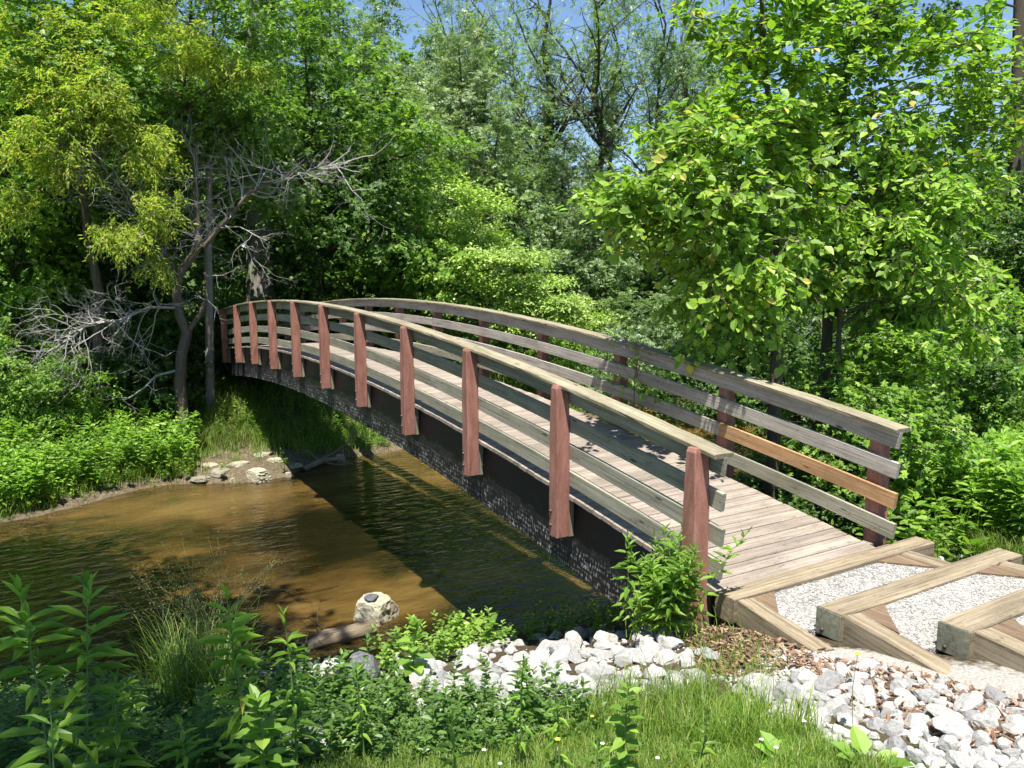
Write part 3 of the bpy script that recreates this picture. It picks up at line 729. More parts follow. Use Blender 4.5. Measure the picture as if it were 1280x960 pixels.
def chips(poly, n_):
    P = hits(samp(poly, n_)); P = P[~((P[:, 0] > -2.6) & (P[:, 0] < .1) & (P[:, 1] < -.08))]; P[:, 2] += RG.uniform(0, .022, len(P))
    tv = np.array([(0, -.5, 0), (1, -.4, 0), (1, .45, 0), (0, .5, 0), (0, -.5, .3), (1, -.4, .25), (1, .45, .3), (0, .5, .2)]); tf = [np.array([[3, 2, 1, 0], [4, 5, 6, 7], [0, 1, 5, 4], [1, 2, 6, 5], [2, 3, 7, 6], [3, 0, 4, 7]])]
    N = len(P); d = RG.normal(0, 1, (N, 3)); d[:, 2] *= .3; up = RG.normal(0, .35, (N, 3))+[0, 0, 1]
    s = np.stack([RG.uniform(.02, .065, N), RG.uniform(.008, .02, N), RG.uniform(.008, .02, N)], -1)
    return scatter_mesh('bark_mulch', (tv, tf), P, d, up, s)
me = chips([(860, 790), (930, 775), (1030, 810), (1010, 835), (900, 850), (870, 830)], 800); me.materials.append(M['chip'])
tag(link('bark_mulch', me), 'reddish brown bark mulch beside the first timber step', 'mulch', kind='stuff')
me = chips([(1000, 830), (1150, 825), (1280, 835), (1280, 940), (1100, 910)], 1600); me.materials.append(M['chip'])
tag(link('bark_mulch', me), 'bark mulch chips between the white rocks at the right', 'mulch', kind='stuff')
for i in range(26):
    P = hit(rnd.uniform(330, 520), rnd.uniform(822, 850)); put_rock(P, rnd.uniform(.04, .11), 'grey stone half buried along the shaded near water edge', 'stones along the near water edge', None)
# log and driftwood
P = hit(432, 798); lg = [(np.array([P+V(.0, .5, .0), P+V(.02, .25, .05), P+V(-.02, 0, .06), P+V(.0, -.38, .05), P+V(.0, -.385, .05)]), [.07, .12, .11, .12, .0])]
me = tubes_mesh('log', lg, 10); me.materials.append(M['driftwood']); o = tag(link('log', me), 'short broken log lying in the shallows left of the boulder', 'log')
def twigs(start, d0, L, r, depth, out, rr, wig=.25, up=0., split=3, shrink=.62, nseg=6):
    p_ = np.array(start, float); d = norm(np.array(d0, float)); pts = [p_.copy()]; rad = [r]
    for i in range(nseg):
        d = norm(d+rr.normal(0, wig, 3)+np.array([0, 0, up])); p_ = p_+d*L/nseg; pts.append(p_.copy()); rad.append(r*(1-.65*(i+1)/nseg))
        if depth > 0 and i > 0 and rr.uniform() < split/nseg:
            side = norm(d+rr.normal(0, .7, 3)); twigs(p_, side, L*shrink*rr.uniform(.6, 1.1), rad[-1]*.7, depth-1, out, rr, wig, up, split, shrink, nseg)
    out.append((np.array(pts), rad))
def rr_(s): return np.random.default_rng(s)
P = hit(400, 582)
out = []; r9 = rr_(5)
for k in range(5): twigs(P+V(0, 0, .1), r9.normal(0, 1, 3)*[1, 1, .25]+[0, 0, .15], .8, .025, 1, out, r9)
twigs(P+V(0, 0, .1), V(-.3, -.9, .9), 1.2, .03, 1, out, r9)
out.append((np.array([P+V(-.3, .5, .02), P+V(0, 0, .1), P+V(.3, -.6, .05)]), [.07, .08, .05]))
me = tubes_mesh('driftwood', out, 6); me.materials.append(M['driftwood']); tag(link('driftwood', me), 'tangled driftwood stump stranded on mud under the bridge', 'driftwood')
out = []; P = hit(400, 800)
for k in range(6): twigs(P+V(0, .1*k-.2, .03), V(-.3, r9.normal(0, 1), .4), .6, .008, 1, out, r9)
me = tubes_mesh('fallen_twigs', out, 4); me.materials.append(M['driftwood']); tag(link('fallen_twigs', me), 'thin fallen twigs caught beside the log in the shallows', 'twigs')

# ------------------------------------------------------------------ trees
LEAVES = {'ovate': T_ovate(.55), 'ovatew': T_ovate(.68), 'maple': T_maple(), 'diamond': T_diamond(.6), 'lance': T_lance(.3), 'spray': T_spray(), 'narrow': T_lance(.22)}
def curve(a, b, sag, n_, rr):
    t = np.linspace(0, 1, n_)[:, None]; m = (a+b)/2+np.array([0, 0, sag])+rr.normal(0, .06, 3)*np.linalg.norm(b-a)
    return a*(1-t)**2+2*m*t*(1-t)+b*t*t
def make_tree(seed, trunks, blobs, n_clump, per, leaf, lsize, cr, mats, names=('trunk', 'crown'), tierflat=.55, droop=.25, twig=True, limbs=14, shell=.5, sides=6, bias=0., limb_r=.35):
    """trunks: [(pts, radii)] local; blobs: [(centre, (rx,ry,rz), weight)] -> (wood mesh, leaf mesh)"""
    rr = rr_(seed); branches = [(np.asarray(p_, float), np.asarray(r, float)) for p_, r in trunks]
    TP = np.concatenate([np.stack([np.interp(np.linspace(0, 1, 30), np.linspace(0, 1, len(p_)), p_[:, i]) for i in range(3)], -1) for p_, r in branches])
    TRr = np.concatenate([np.interp(np.linspace(0, 1, 30), np.linspace(0, 1, len(r)), r) for p_, r in branches])
    W = np.array([b[2] for b in blobs], float); W /= W.sum()
    which = rr.choice(len(blobs), n_clump, p=W); C = np.empty((n_clump, 3))
    for i, b in enumerate(which):
        c, r3, _ = blobs[b]; d = norm(rr.normal(0, 1, 3)); C[i] = np.array(c)+d*np.array(r3)*(shell+(1-shell)*rr.uniform()**.6)*rr.uniform(.85, 1.08)
    order = rr.permutation(n_clump); LP = [TP]; LR = [TRr]
    for k, i in enumerate(order):
        c = C[i]; AP = np.concatenate(LP); AR = np.concatenate(LR)
        dz = c[2]-AP[:, 2]; dist = np.linalg.norm(AP-c, axis=1)
        cost = dist+np.where(dz < .15*dist, 1.2*(.15*dist-dz), 0)
        if k < limbs: cost = cost[:len(TP)]
        j = int(np.argmin(cost)); a = AP[j]; L = dist[j]
        n_ = 7 if k < limbs else 5
        pts = curve(a, c, .12*L, n_, rr); r0 = min(AR[j]*.75, .012+limb_r*.05*L) if k < limbs else min(AR[j]*.7, .006+.008*L)
        rad = np.linspace(r0, max(.004, r0*.3), n_); branches.append((pts, rad))
        tt = np.linspace(0, 1, 9); LP.append(np.stack([np.interp(tt, np.linspace(0, 1, n_), pts[:, q_]) for q_ in range(3)], -1)[2:]); LR.append(np.interp(tt, np.linspace(0, 1, n_), rad)[2:])
    # leaves on twigs radiating from each clump centre
    nt_ = max(3, int(per**.5*.8)); npt = max(2, per//nt_)
    cen = np.mean([b[0] for b in blobs], axis=0)
    cs = C[:, None, :]; outw = norm(C-cen)
    td = rr.normal(0, 1, (n_clump, nt_, 3))*np.array([1, 1, tierflat])+outw[:, None, :]*.5+np.array([0, 0, bias]); td = norm(td)
    tl = cr*rr.uniform(.6, 1.25, (n_clump, nt_, 1))*np.clip(rr.normal(1, .3, (n_clump, 1, 1)), .5, 1.6)
    s = (np.arange(npt)+rr.uniform(.1, .9, (n_clump, nt_, npt)))/npt
    s = s**.75
    pos = cs[:, :, None, :]+td[:, :, None, :]*tl[:, :, None, :]*s[..., None]
    pos[..., 2] -= droop*cr*(s**2)
    if twig:
        ts = np.linspace(0, 1, 3)[:, None]
        for i in range(n_clump):
            for j in range(0, nt_, 1 if twig is True else 2):
                p_ = C[i]+td[i, j]*tl[i, j]*ts; p_[:, 2] -= droop*cr*ts[:, 0]**2; branches.append((p_, np.array([.006, .0045, .002])*max(1, cr*1.2)))
    ld = td[:, :, None, :]*.5+rr.normal(0, .6, pos.shape)*np.array([1, 1, .5])+np.array([0, 0, -.25])
    ln = rr.normal(0, .42, pos.shape)+np.array([0, 0, 1.])+outw[:, None, None, :]*.35+np.array([-.1, .1, 0])
    N = pos.reshape(-1, 3); pos = N+rr.normal(0, lsize*.25, N.shape)
    sc = lsize*rr.uniform(.6, 1.2, len(pos))
    lm = scatter_mesh(names[1], LEAVES[leaf], pos, ld.reshape(-1, 3), ln.reshape(-1, 3), sc); lm.materials.append(mats[1])
    wm = tubes_mesh(names[0], branches, sides); wm.materials.append(mats[0])
    return wm, lm
def place(meshes, name, loc, label, cat='tree', group=None, rz=0., sc=1., names=('trunk', 'crown')):
    r = empty(name, loc, rz); r.scale = (sc,)*3; tag(r, label, cat, group)
    for me, nm in zip(meshes, names): link(nm, me, None, r, local=True)
    return r
def gpt(px, D):
    """ground point in the direction of photo column px at forward depth D"""
    P = pd(px, 346, D); return V(P[0], P[1], float(terr(P[0], P[1])))
def at_blobs(base, L):
    return [(pd(x, y, D)-base, r, w_) for (x, y, D, r, w_) in L]

# --- three stemmed broad-leaved trees beside the right railing
def stem_path(px, D, ys, xs, r0, r1):
    P = [pd(x, y, D) for x, y in zip(xs, ys)]; g = float(terr(P[0][0], P[0][1])); P.insert(0, V(P[0][0], P[0][1], g-.1)); b = V(P[0][0], P[0][1], g)
    return b, (np.array(P)-b, np.linspace(r0, r1, len(P)))
b1, t1 = stem_path(970, 9.2, (480, 400, 300, 200, 80, -60), (970, 972, 968, 972, 955, 950), .085, .02)
ms = make_tree(1, [t1], at_blobs(b1, [(840, 255, 8.6, (.95, .95, .5), 2.2), (900, 180, 8.8, (.8, .8, .45), 1.6), (930, 330, 8.5, (.8, .8, .5), 1.6), (770, 240, 8.5, (.4, .4, .15), .45), (900, 400, 9.2, (.8, .8, .4), .9),
                (950, 120, 9.2, (.9, .9, .6), 1.5), (960, 20, 9.4, (1.0, 1.0, .7), 1.6), (975, 250, 9.0, (1.0, 1.0, .6), 1.3)]), 300, 34, 'ovatew', .122, .38, (M['bark'], M['leaf_bright']), shell=.25, tierflat=.3, droop=.3, limbs=22, limb_r=.14)
place(ms, 'broadleaf_tree', b1, 'bright green tree reaching its layered boughs left over the right railing')
b2, t2 = stem_path(1035, 10.4, (500, 420, 330, 200, 60, -80), (1028, 1034, 1036, 1045, 1060, 1065), .09, .025)
ms = make_tree(2, [t2], at_blobs(b2, [(1080, 300, 9.9, (.9, .9, .6), 1.4), (1060, 180, 10.2, (1.1, 1.1, .8), 1.9), (1120, 60, 10.2, (1.3, 1.3, .9), 1.8), (1010, 330, 9.8, (.7, .7, .35), 1), (1110, 410, 10.2, (.7, .7, .4), .8), (1020, 60, 10.5, (1.3, 1.3, 1.), 1.4), (1080, -60, 10.5, (1.6, 1.6, .8), 1.2)]),
               310, 34, 'ovatew', .125, .4, (M['bark_moss'], M['leaf_bright']), shell=.25, tierflat=.3, droop=.3, limbs=20, limb_r=.14)
place(ms, 'broadleaf_tree', b2, 'green tree with mossy trunk in the middle of the three behind the railing')
b3, t3 = stem_path(1052, 10.0, (510, 430, 340, 240, 120), (1050, 1048, 1053, 1060, 1080), .042, .015)
ms = make_tree(3, [t3], at_blobs(b3, [(1150, 340, 10.2, (.9, .9, .6), 1.2), (1180, 220, 10.8, (1.1, 1.1, .8), 1.6), (1130, 250, 9.8, (.8, .8, .5), 1.), (1230, 130, 11.5, (1.1, 1.1, .8), 1.4), (1190, 400, 10.8, (.7, .7, .4), .7)]),
               210, 34, 'ovate', .13, .4, (M['bark'], M['leaf_bright']), shell=.25, tierflat=.35, droop=.35, limbs=16, limb_r=.12)
place(ms, 'young_tree', b3, 'slender young tree right of the mossy trunk behind the railing')

# --- left bank: half dead ash-like tree with a crooked trunk
_h = hit(229, 548); D1 = float((_h-CAM)@FW)
print('D1', D1)
def P1(x, y, d=0): return pd(x, y, D1+d)
root = gpt(229, D1)-V(0, 0, .05)
tp = [(229, 555), (229, 522), (225, 481), (227, 444), (234, 416), (225, 395), (221, 369), (223, 346), (232, 331), (246, 312), (249, 301), (246, 275), (244, 237), (246, 200), (238, 150), (230, 100), (225, 40)]
base = root
T = (np.array([P1(*q_) for q_ in tp])-base, np.interp(np.arange(len(tp)), [0, 3, 10, 16], [.17, .135, .09, .03]))
T2 = (np.array([P1(234, 416), P1(249, 395), P1(259, 370), P1(256, 340)])-base, np.array([.07, .06, .045, .03]))
T3 = (np.array([P1(*q_) for q_ in [(249, 305), (255, 309), (270, 290), (296, 260), (311, 241), (337, 230), (375, 217), (412, 207), (442, 203)]])-base, np.linspace(.07, .012, 9))
T4 = (np.array([P1(223, 346), P1(206, 316), P1(190, 290, -.5), P1(160, 250, -1), P1(120, 200, -1.4)])-base, np.linspace(.06, .02, 5))
T5 = (np.array([P1(225, 462), P1(195, 470, -.3), P1(180, 485, -.5), P1(161, 498, -.6), P1(139, 496, -.8), P1(120, 485, -1)])-base, np.linspace(.035, .008, 6))
T6 = (np.array([P1(222, 385), P1(187, 384, -.5), P1(150, 400, -1), P1(110, 405, -1.5), P1(70, 440, -1.8)])-base, np.linspace(.04, .012, 5))
r1 = rr_(21); dead = []
def sprout(path, k0, n_, L, r, dep=3, wig=.22, up=0.02, spread=.9, lean=None):
    pts = path[0]
    for i in range(n_):
        t_ = r1.uniform(k0, 1)*(len(pts)-1); a = int(min(t_, len(pts)-2)); p_ = pts[a]+(pts[a+1]-pts[a])*(t_-a); d = norm(pts[a+1]-pts[a])+r1.normal(0, spread, 3)
        if lean is not None: d = d+lean
        twigs(p_, d, L*r1.uniform(.5, 1.2), r, dep, dead, r1, wig, up, 4)
sprout(T3, .25, 26, 1.5, .018, 3); sprout(T6, .15, 34, 1.3, .016, 3, .3, -.03); sprout(T5, .2, 8, .8, .012, 1)
sprout(T4, .2, 30, 1.6, .017, 2); sprout(T, .5, 30, 1.5, .014, 2, lean=V(-.3, 0, .1)); sprout(T2, .3, 3, .7, .01, 1)
bl = [(70, 90, D1-2, (1.0, 1.0, .8), 1.5), (60, 190, D1-2, (1.1, 1.1, .7), 1.5), (130, 130, D1-2, (.8, .8, .6), 1), (110, 40, D1-1, (1.1, 1.1, .6), 1.2), (185, 185, D1-1.5, (.55, .55, .5), .8), (200, 255, D1-1.5, (.55, .5, .45), .8), (150, 285, D1-1.7, (.6, .5, .35), .6), (230, 60, D1-1, (.9, .9, .6), 1), (270, 75, D1-1, (.5, .5, .35), .5),
      (320, 92, D1-1, (.35, .35, .15), .25), (200, 330, D1-1.2, (.35, .3, .2), .2), (20, 250, D1-2, (.5, .5, .4), .5), (180, 10, D1, (1., 1., .5), .8), (10, 40, D1-1, (.8, .8, .6), .8)]
bl = [(x, y, D, tuple(q_*1.3 for q_ in r), w_) for (x, y, D, r, w_) in bl]
wm, lm = make_tree(31, [T, T2, T3, T4], [(b_[0], b_[1], b_[2]) for b_ in at_blobs(base, bl)], 470, 66, 'lance', .12, .42, (M['bark'], M['leaf_yellow']), shell=.15, tierflat=.5, droop=.6, twig=2, limbs=24, limb_r=.12)
dm = tubes_mesh('dead_branches', dead+[T5, T6], 4); dm.materials.append(M['deadwood'])
place((wm, lm, dm), 'ash_tree', base, 'crooked half dead tree with bleached bare branches and yellowish leaves on the left bank', names=('trunk', 'crown', 'dead_branches'))
# straight trunk behind it
b_, t_ = stem_path(262, D1+1.3, (510, 400, 300, 200, 60, -120), (263, 262, 260, 262, 266, 270), .15, .04)
ms = make_tree(33, [t_], at_blobs(b_, [(260, -60, 18.6, (2.4, 2.4, 1.3), 1), (340, 20, 19.5, (1.6, 1.6, 1.), .8), (228, 150, 20.4, (1.0, 1.0, .7), .5), (275, 120, 20.6, (1.3, 1.3, .9), .8), (318, 165, 21.5, (1.3, 1.3, .8), .7), (350, 235, 23, (1.3, 1.0, .8), .5), (250, 165, 21.6, (2., 2., .8), 1.6), (292, 125, 22.6, (1.9, 1.9, .9), 1.3)]), 350, 54, 'maple', .13, .5, (M['bark_pale'], M['leaf_maple']), twig=2, limbs=12)
place(ms, 'maple_tree', b_, 'tree with a straight pale trunk just right of the crooked half dead tree')
# thick furrowed trunk
b_, t_ = stem_path(327, 27, (370, 300, 220, 100, -60, -250), (326, 325, 322, 322, 318, 315), .52, .22)
t_ = (t_[0], np.array([.6, .5, .46, .42, .36, .3, .2][:len(t_[0])]))
ms = make_tree(34, [t_], at_blobs(b_, [(300, -150, 27, (4.5, 4.5, 2.5), 1), (360, 40, 27, (2.5, 2.5, 1.5), .5), (325, 130, 25.8, (1.5, 1.0, 1.9), .8)]), 230, 50, 'maple', .16, .7, (M['bark_pale'], M['leaf_maple']), twig=False, limbs=14, sides=12)
place(ms, 'old_tree', b_, 'old tree with a thick pale furrowed trunk beyond the far bridge end')

# --- generic meshes re-used for the woods
def generic(seed, H, R, leaf, ls, mats, n_cl, per, cr, low=.35, r0=.16, twig=False, lean=0., shell=.45, tierflat=.55):
    rr = rr_(seed); pts = [V(0, 0, -.3)]; x = V(0, 0, 0)
    for i in range(1, 8): pts.append(V(lean*i*H/7+rr.normal(0, .015*H), rr.normal(0, .015*H), H*.92*i/7))
    rad = np.linspace(r0, r0*.15, 8); blobs = []
    for i in range(9):
        f = low+(1-low)*(i+.5)/9; wd = R*math.sin(math.pi*min(1, .15+.85*((f-low)/(1-low))*.93+.06))**.7
        a = rr.uniform(0, 6.28); o_ = wd*.38
        blobs.append((V(math.cos(a)*o_, math.sin(a)*o_, f*H), (wd*.75, wd*.75, H*.09), wd*wd))
    return make_tree(seed+1, [(np.array(pts), rad)], blobs, n_cl, per, leaf, ls, cr, mats, shell=shell, twig=twig, limbs=18, tierflat=tierflat)
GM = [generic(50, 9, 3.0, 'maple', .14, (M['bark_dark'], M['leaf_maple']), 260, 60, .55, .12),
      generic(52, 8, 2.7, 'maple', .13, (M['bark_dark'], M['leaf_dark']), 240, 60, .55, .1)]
GF = [generic(60, 14, 3.4, 'spray', .34, (M['bark_dark'], M['leaf_far_hazed']), 210, 36, .8, .2, .2),
      generic(62, 11, 3.0, 'spray', .30, (M['bark'], M['leaf_far_hazed']), 190, 36, .75, .15, .14),
      generic(64, 12, 2.8, 'spray', .30, (M['bark_dark'], M['leaf_grey']), 170, 34, .75, .25, .16)]
GT = generic(66, 17, 2.8, 'spray', .30, (M['bark_dark'], M['leaf_grey']), 95, 26, .8, .35, .26)   # thin tall
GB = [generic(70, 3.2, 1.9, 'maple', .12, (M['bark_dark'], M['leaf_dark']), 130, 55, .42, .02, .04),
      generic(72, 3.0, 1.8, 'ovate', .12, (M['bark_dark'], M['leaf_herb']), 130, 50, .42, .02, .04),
      generic(74, 3.4, 2.0, 'spray', .22, (M['bark_dark'], M['leaf_far_hazed']), 120, 34, .5, .02, .05)]
def putg(ms, px, D, label, name='tree', cat='tree', group=None, sc=1., rz=None, names=('trunk', 'crown'), dz=0.):
    g = gpt(px, D); g = g+V(0, 0, dz); return place(ms, name, g, label, cat, group, rnd.uniform(0, 6.28) if rz is None else rz, sc)
# left maples
LM = 'dense maples on the left far bank'
putg(GM[0], 15, 21.5, 'bright dense maple at the left picture edge above the herbs', 'maple_tree', group=LM, sc=1.)
putg(GM[1], 120, 24, 'dark maple filling the shade behind the bleached branches', 'maple_tree', group=LM, sc=1.)
putg(GM[1], 195, 24, 'dark maple between the bleached branches and the crooked trunk', 'maple_tree', group=LM, sc=1.1)
putg(GM[0], -60, 22, 'tall maple just past the left picture edge', 'maple_tree', group=LM, sc=1.3)
putg(GM[0], 150, 27, 'tall maple standing behind the yellowish crown', 'maple_tree', group=LM, sc=1.35)
putg(GM[0], 40, 28, 'tall maple behind the left edge maple', 'maple_tree', group=LM, sc=1.4)
putg(GM[1], 290, 31, 'dark maple behind the straight pale trunk', 'maple_tree', group=LM, sc=1.3)
putg(GM[1], 395, 27, 'large dark maple over the far bridge end', 'maple_tree', group=LM, sc=1.35)
putg(GM[0], 475, 28, 'large sunlit maple right of the far bridge end', 'maple_tree', group=LM, sc=1.28)
putg(GM[1], 430, 33, 'dark maple behind the large sunlit maple', 'maple_tree', group=LM, sc=1.5)
putg(GM[0], 525, 27.5, 'smaller sunlit maple beside the pale tiered shrub', 'maple_tree', group=LM, sc=.72)
putg(GM[1], 345, 36, 'tall dark maple behind the thick furrowed trunk', 'maple_tree', group=LM, sc=1.6)
# understorey left and behind the bridge
US = 'dark understorey shrubs on the far bank'
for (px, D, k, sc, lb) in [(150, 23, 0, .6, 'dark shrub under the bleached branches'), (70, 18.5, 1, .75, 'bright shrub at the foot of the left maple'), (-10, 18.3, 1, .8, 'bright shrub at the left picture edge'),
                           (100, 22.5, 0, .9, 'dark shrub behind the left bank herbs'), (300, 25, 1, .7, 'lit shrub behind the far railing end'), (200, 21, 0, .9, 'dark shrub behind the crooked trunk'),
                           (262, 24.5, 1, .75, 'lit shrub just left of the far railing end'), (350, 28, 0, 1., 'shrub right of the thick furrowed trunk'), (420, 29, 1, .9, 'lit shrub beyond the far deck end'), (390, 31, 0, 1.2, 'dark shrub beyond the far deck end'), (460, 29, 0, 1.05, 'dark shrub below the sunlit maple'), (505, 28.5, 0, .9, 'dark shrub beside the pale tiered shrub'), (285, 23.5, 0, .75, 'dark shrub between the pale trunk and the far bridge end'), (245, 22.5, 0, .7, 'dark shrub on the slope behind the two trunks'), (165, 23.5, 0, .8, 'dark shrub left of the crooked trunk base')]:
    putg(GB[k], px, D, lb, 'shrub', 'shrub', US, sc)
# pale tiered shrub
g0 = gpt(600, 27)
tb = []
for (x, y, w_) in [(585, 245, 1.1), (610, 262, 1.2), (575, 285, 1.3), (600, 305, 1.7), (625, 325, 1.9), (590, 345, 1.8), (650, 350, 1.9), (690, 375, 1.8), (620, 380, 2.2), (570, 375, 1.6), (720, 392, 1.5), (660, 400, 2.0)]:
    tb.append((x, y, 27+rnd.uniform(-1, 1), (w_*.9, w_*.9, .30), w_*w_))
ms = make_tree(80, [(np.array([(0, 0, -.2), (.1, 0, 1.5), (0, .1, 3), (-.2, 0, 5)]), np.array([.12, .09, .06, .03]))], at_blobs(g0, tb), 520, 64, 'diamond', .15, .75, (M['bark_dark'], M['leaf_tier']), tierflat=.14, droop=.12, shell=.0, twig=False, limbs=20)
place(ms, 'tiered_shrub', g0, 'pale green shrub with flat tiered boughs beyond the middle of the bridge', 'shrub')
for (px, D, k, sc, lb) in [(720, 31, 1, 1.0, 'yellowish bush right of the tiered shrub'), (690, 29, 1, .8, 'bright low bush in front of the tiered shrub'), (780, 33, 2, 1.1, 'grey green bush beyond the meadow'), (840, 34, 2, 1.2, 'bush behind the meadow left of the leaning boughs'),
                           (760, 27, 2, .75, 'small bush at the meadow edge'), (880, 31, 2, 1.2, 'bush beyond the meadow under the leaning boughs'), (940, 36, 2, 1.3, 'bush seen between the near trunks'), (1000, 33, 2, .9, 'low bush seen right of the thin brown trunk'), (640, 32, 0, 1.2, 'dark bush behind the tiered shrub'), (820, 29, 0, .6, 'dark low bush at the end of the meadow'), (1040, 27, 1, 1.0, 'bush seen between the mossy trunk and the thin trunk'), (1075, 30, 2, 1.2, 'pale bush seen right of the thin trunk'), (1010, 24, 2, .7, 'low pale bush left of the mossy trunk'), (1110, 26, 1, 1.1, 'bush far behind the maple saplings')]:
    putg(GB[k], px, D, lb, 'bush', 'bush', 'bushes along the far meadow edge', sc)
# mid and far woods
far = []
FARL = 'slender mixed tree in the woods beyond the meadow'
for (px, D, k, sc) in [(450, 42, 1, 1.20), (520, 40, 1, 1.14), (575, 45, 2, 1.45), (625, 40, 1, 1.17), (668, 43, 1, 1.07), (700, 47, 2, 1.04), (742, 42, 1, 0.91), (790, 46, 1, 0.95), (835, 44, 1, 0.98), (880, 42, 1, 1.31), (600, 52, 0, 1.45), (540, 54, 0, 1.38), (480, 55, 0, 1.56), (420, 50, 0, 1.56),
                       (660, 58, 2, 1.28), (760, 56, 2, 1.10), (820, 60, 2, 1.34), (900, 55, 0, 1.52), (960, 48, 1, 1.15), (1020, 52, 0, 1.15), (1090, 46, 1, 1.15), (1150, 50, 0, 1.03), (1210, 44, 1, 1.09), (1270, 48, 0, 1.15), (1330, 42, 1, 1.26), (1400, 45, 0, 1.38),
                       (350, 50, 0, 1.56), (260, 48, 0, 1.56), (160, 46, 0, 1.56), (60, 45, 0, 1.56), (-40, 45, 0, 1.56), (-160, 42, 0, 1.56), (710, 66, 0, 1.10), (560, 68, 0, 1.66), (870, 70, 0, 1.39), (500, 47, 2, 1.38)]:
    far.append(putg(GF[k], px, D, FARL, 'woodland_tree', group='slender trees of the woods beyond the meadow', sc=sc))
# bare crowned trees against the sky
def bare(seed, H, r0, n_, L, leaf_n=0):
    rr = rr_(seed); out = []; pts = [V(0, 0, -.3)]
    for i in range(1, 9): pts.append(V(rr.normal(0, .02*H), rr.normal(0, .02*H), H*i/8))
    P = np.array(pts); out.append((P, np.linspace(r0, .03, 9))); ends = []
    for i in range(n_):
        f = rr.uniform(.4, .98); p_ = np.array([np.interp(f*8, np.arange(9), P[:, q_]) for q_ in range(3)]); a = rr.uniform(0, 6.28)
        twigs(p_, V(math.cos(a), math.sin(a), rr.uniform(.5, 1.4)), L*(1.2-f*.5)*rr.uniform(.6, 1.2), r0*.32*(1.1-f*.7), 3, out, rr, .16, .05, 4)
    wm = tubes_mesh('trunk', out, 5); wm.materials.append(M['bark_dark'])
    E_ = np.array([b[0][-1] for b in out if len(b[0]) > 2]); E_ = np.repeat(E_[rr.permutation(len(E_))[:leaf_n]], 5, 0); E_ = E_+rr.normal(0, .35, E_.shape)
    ivy = np.repeat(np.array([[np.interp(f*8, np.arange(9), P[:, q_]) for q_ in range(3)] for f in rr.uniform(.25, .85, 90)]), 12, 0); ivy = ivy+rr.normal(0, .4, ivy.shape)
    E_ = np.concatenate([E_, ivy]); lm = scatter_mesh('crown', LEAVES['spray'], E_, rr.normal(0, 1, E_.shape), rr.normal(0, .4, E_.shape)+[0, 0, 1], rr.uniform(.2, .42, len(E_))); lm.materials.append(M['leaf_far_hazed'])
    return wm, lm
B1 = bare(90, 22, .42, 14, 5.5, 300); B2 = bare(92, 20, .26, 13, 4.2, 200)
for (ms, px, D, sc, lb) in [(B1, 693, 46, 1.0, 'tall thinly leaved dark tree against the sky, left of the pair'), (B1, 735, 45, 1.02, 'tall forked dark tree with a bare top, right of the pair against the sky'), (B2, 765, 52, 1.05, 'thin bare tree behind the forked dark tree'),
                        (B2, 820, 44, 1.0, 'bare topped tree standing left of the leaning boughs'), (B2, 600, 47, .95, 'sparse tall tree left of the gap of sky'), (B2, 850, 52, 1.1, 'twiggy bare tree just behind the leaning boughs'), (B2, 560, 56, 1.1, 'sparse tall tree above the sunlit maple edge'), (B2, 645, 60, 1.05, 'faint twiggy tree in the gap of sky')]:
    place(ms, 'bare_tree', gpt(px, D), lb, 'tree', 'tall sparse trees against the sky', rnd.uniform(0, 6.28), sc)
putg(GM[1], 1110, 19, 'dark maple directly behind the three near stems', 'maple_tree', sc=1.15)
putg(GM[0], 1215, 24, 'maple behind the dark shrub at the right', 'maple_tree', sc=1.2)
putg(GM[1], 930, 25, 'dark maple behind the layered boughs', 'maple_tree', sc=1.05)
# right: dark trunk at the picture edge, dark mass, lit tree behind
b_, t_ = stem_path(1272, 23, (420, 300, 150, 60, -100), (1262, 1266, 1272, 1274, 1278), .26, .16)
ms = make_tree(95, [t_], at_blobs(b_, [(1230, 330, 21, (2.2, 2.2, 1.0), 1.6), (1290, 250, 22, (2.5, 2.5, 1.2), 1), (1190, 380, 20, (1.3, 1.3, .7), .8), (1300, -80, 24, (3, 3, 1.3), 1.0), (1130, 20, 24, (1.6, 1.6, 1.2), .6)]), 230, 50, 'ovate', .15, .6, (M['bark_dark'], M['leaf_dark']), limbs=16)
place(ms, 'dark_tree', b_, 'dark trunked tree at the right picture edge with sky beside it')
ms = generic(97, 7.5, 2.4, 'ovate', .14, (M['bark'], M['leaf_herb']), 200, 46, .5, .12, .1)
putg(ms, 1215, 14.5, 'sunlit tree behind the herbs at the right', 'young_tree', sc=.62)
putg(GB[0], 1255, 13.5, 'dark shrub at the right picture edge', 'shrub', 'shrub', None, .75)
putg(GB[0], 1160, 13, 'dark leafy shrub right of the three stems behind the railing', 'shrub', 'shrub', None, .62)
putg(GM[1], 1330, 20, 'dark maple just past the right picture edge', 'maple_tree', sc=.95)
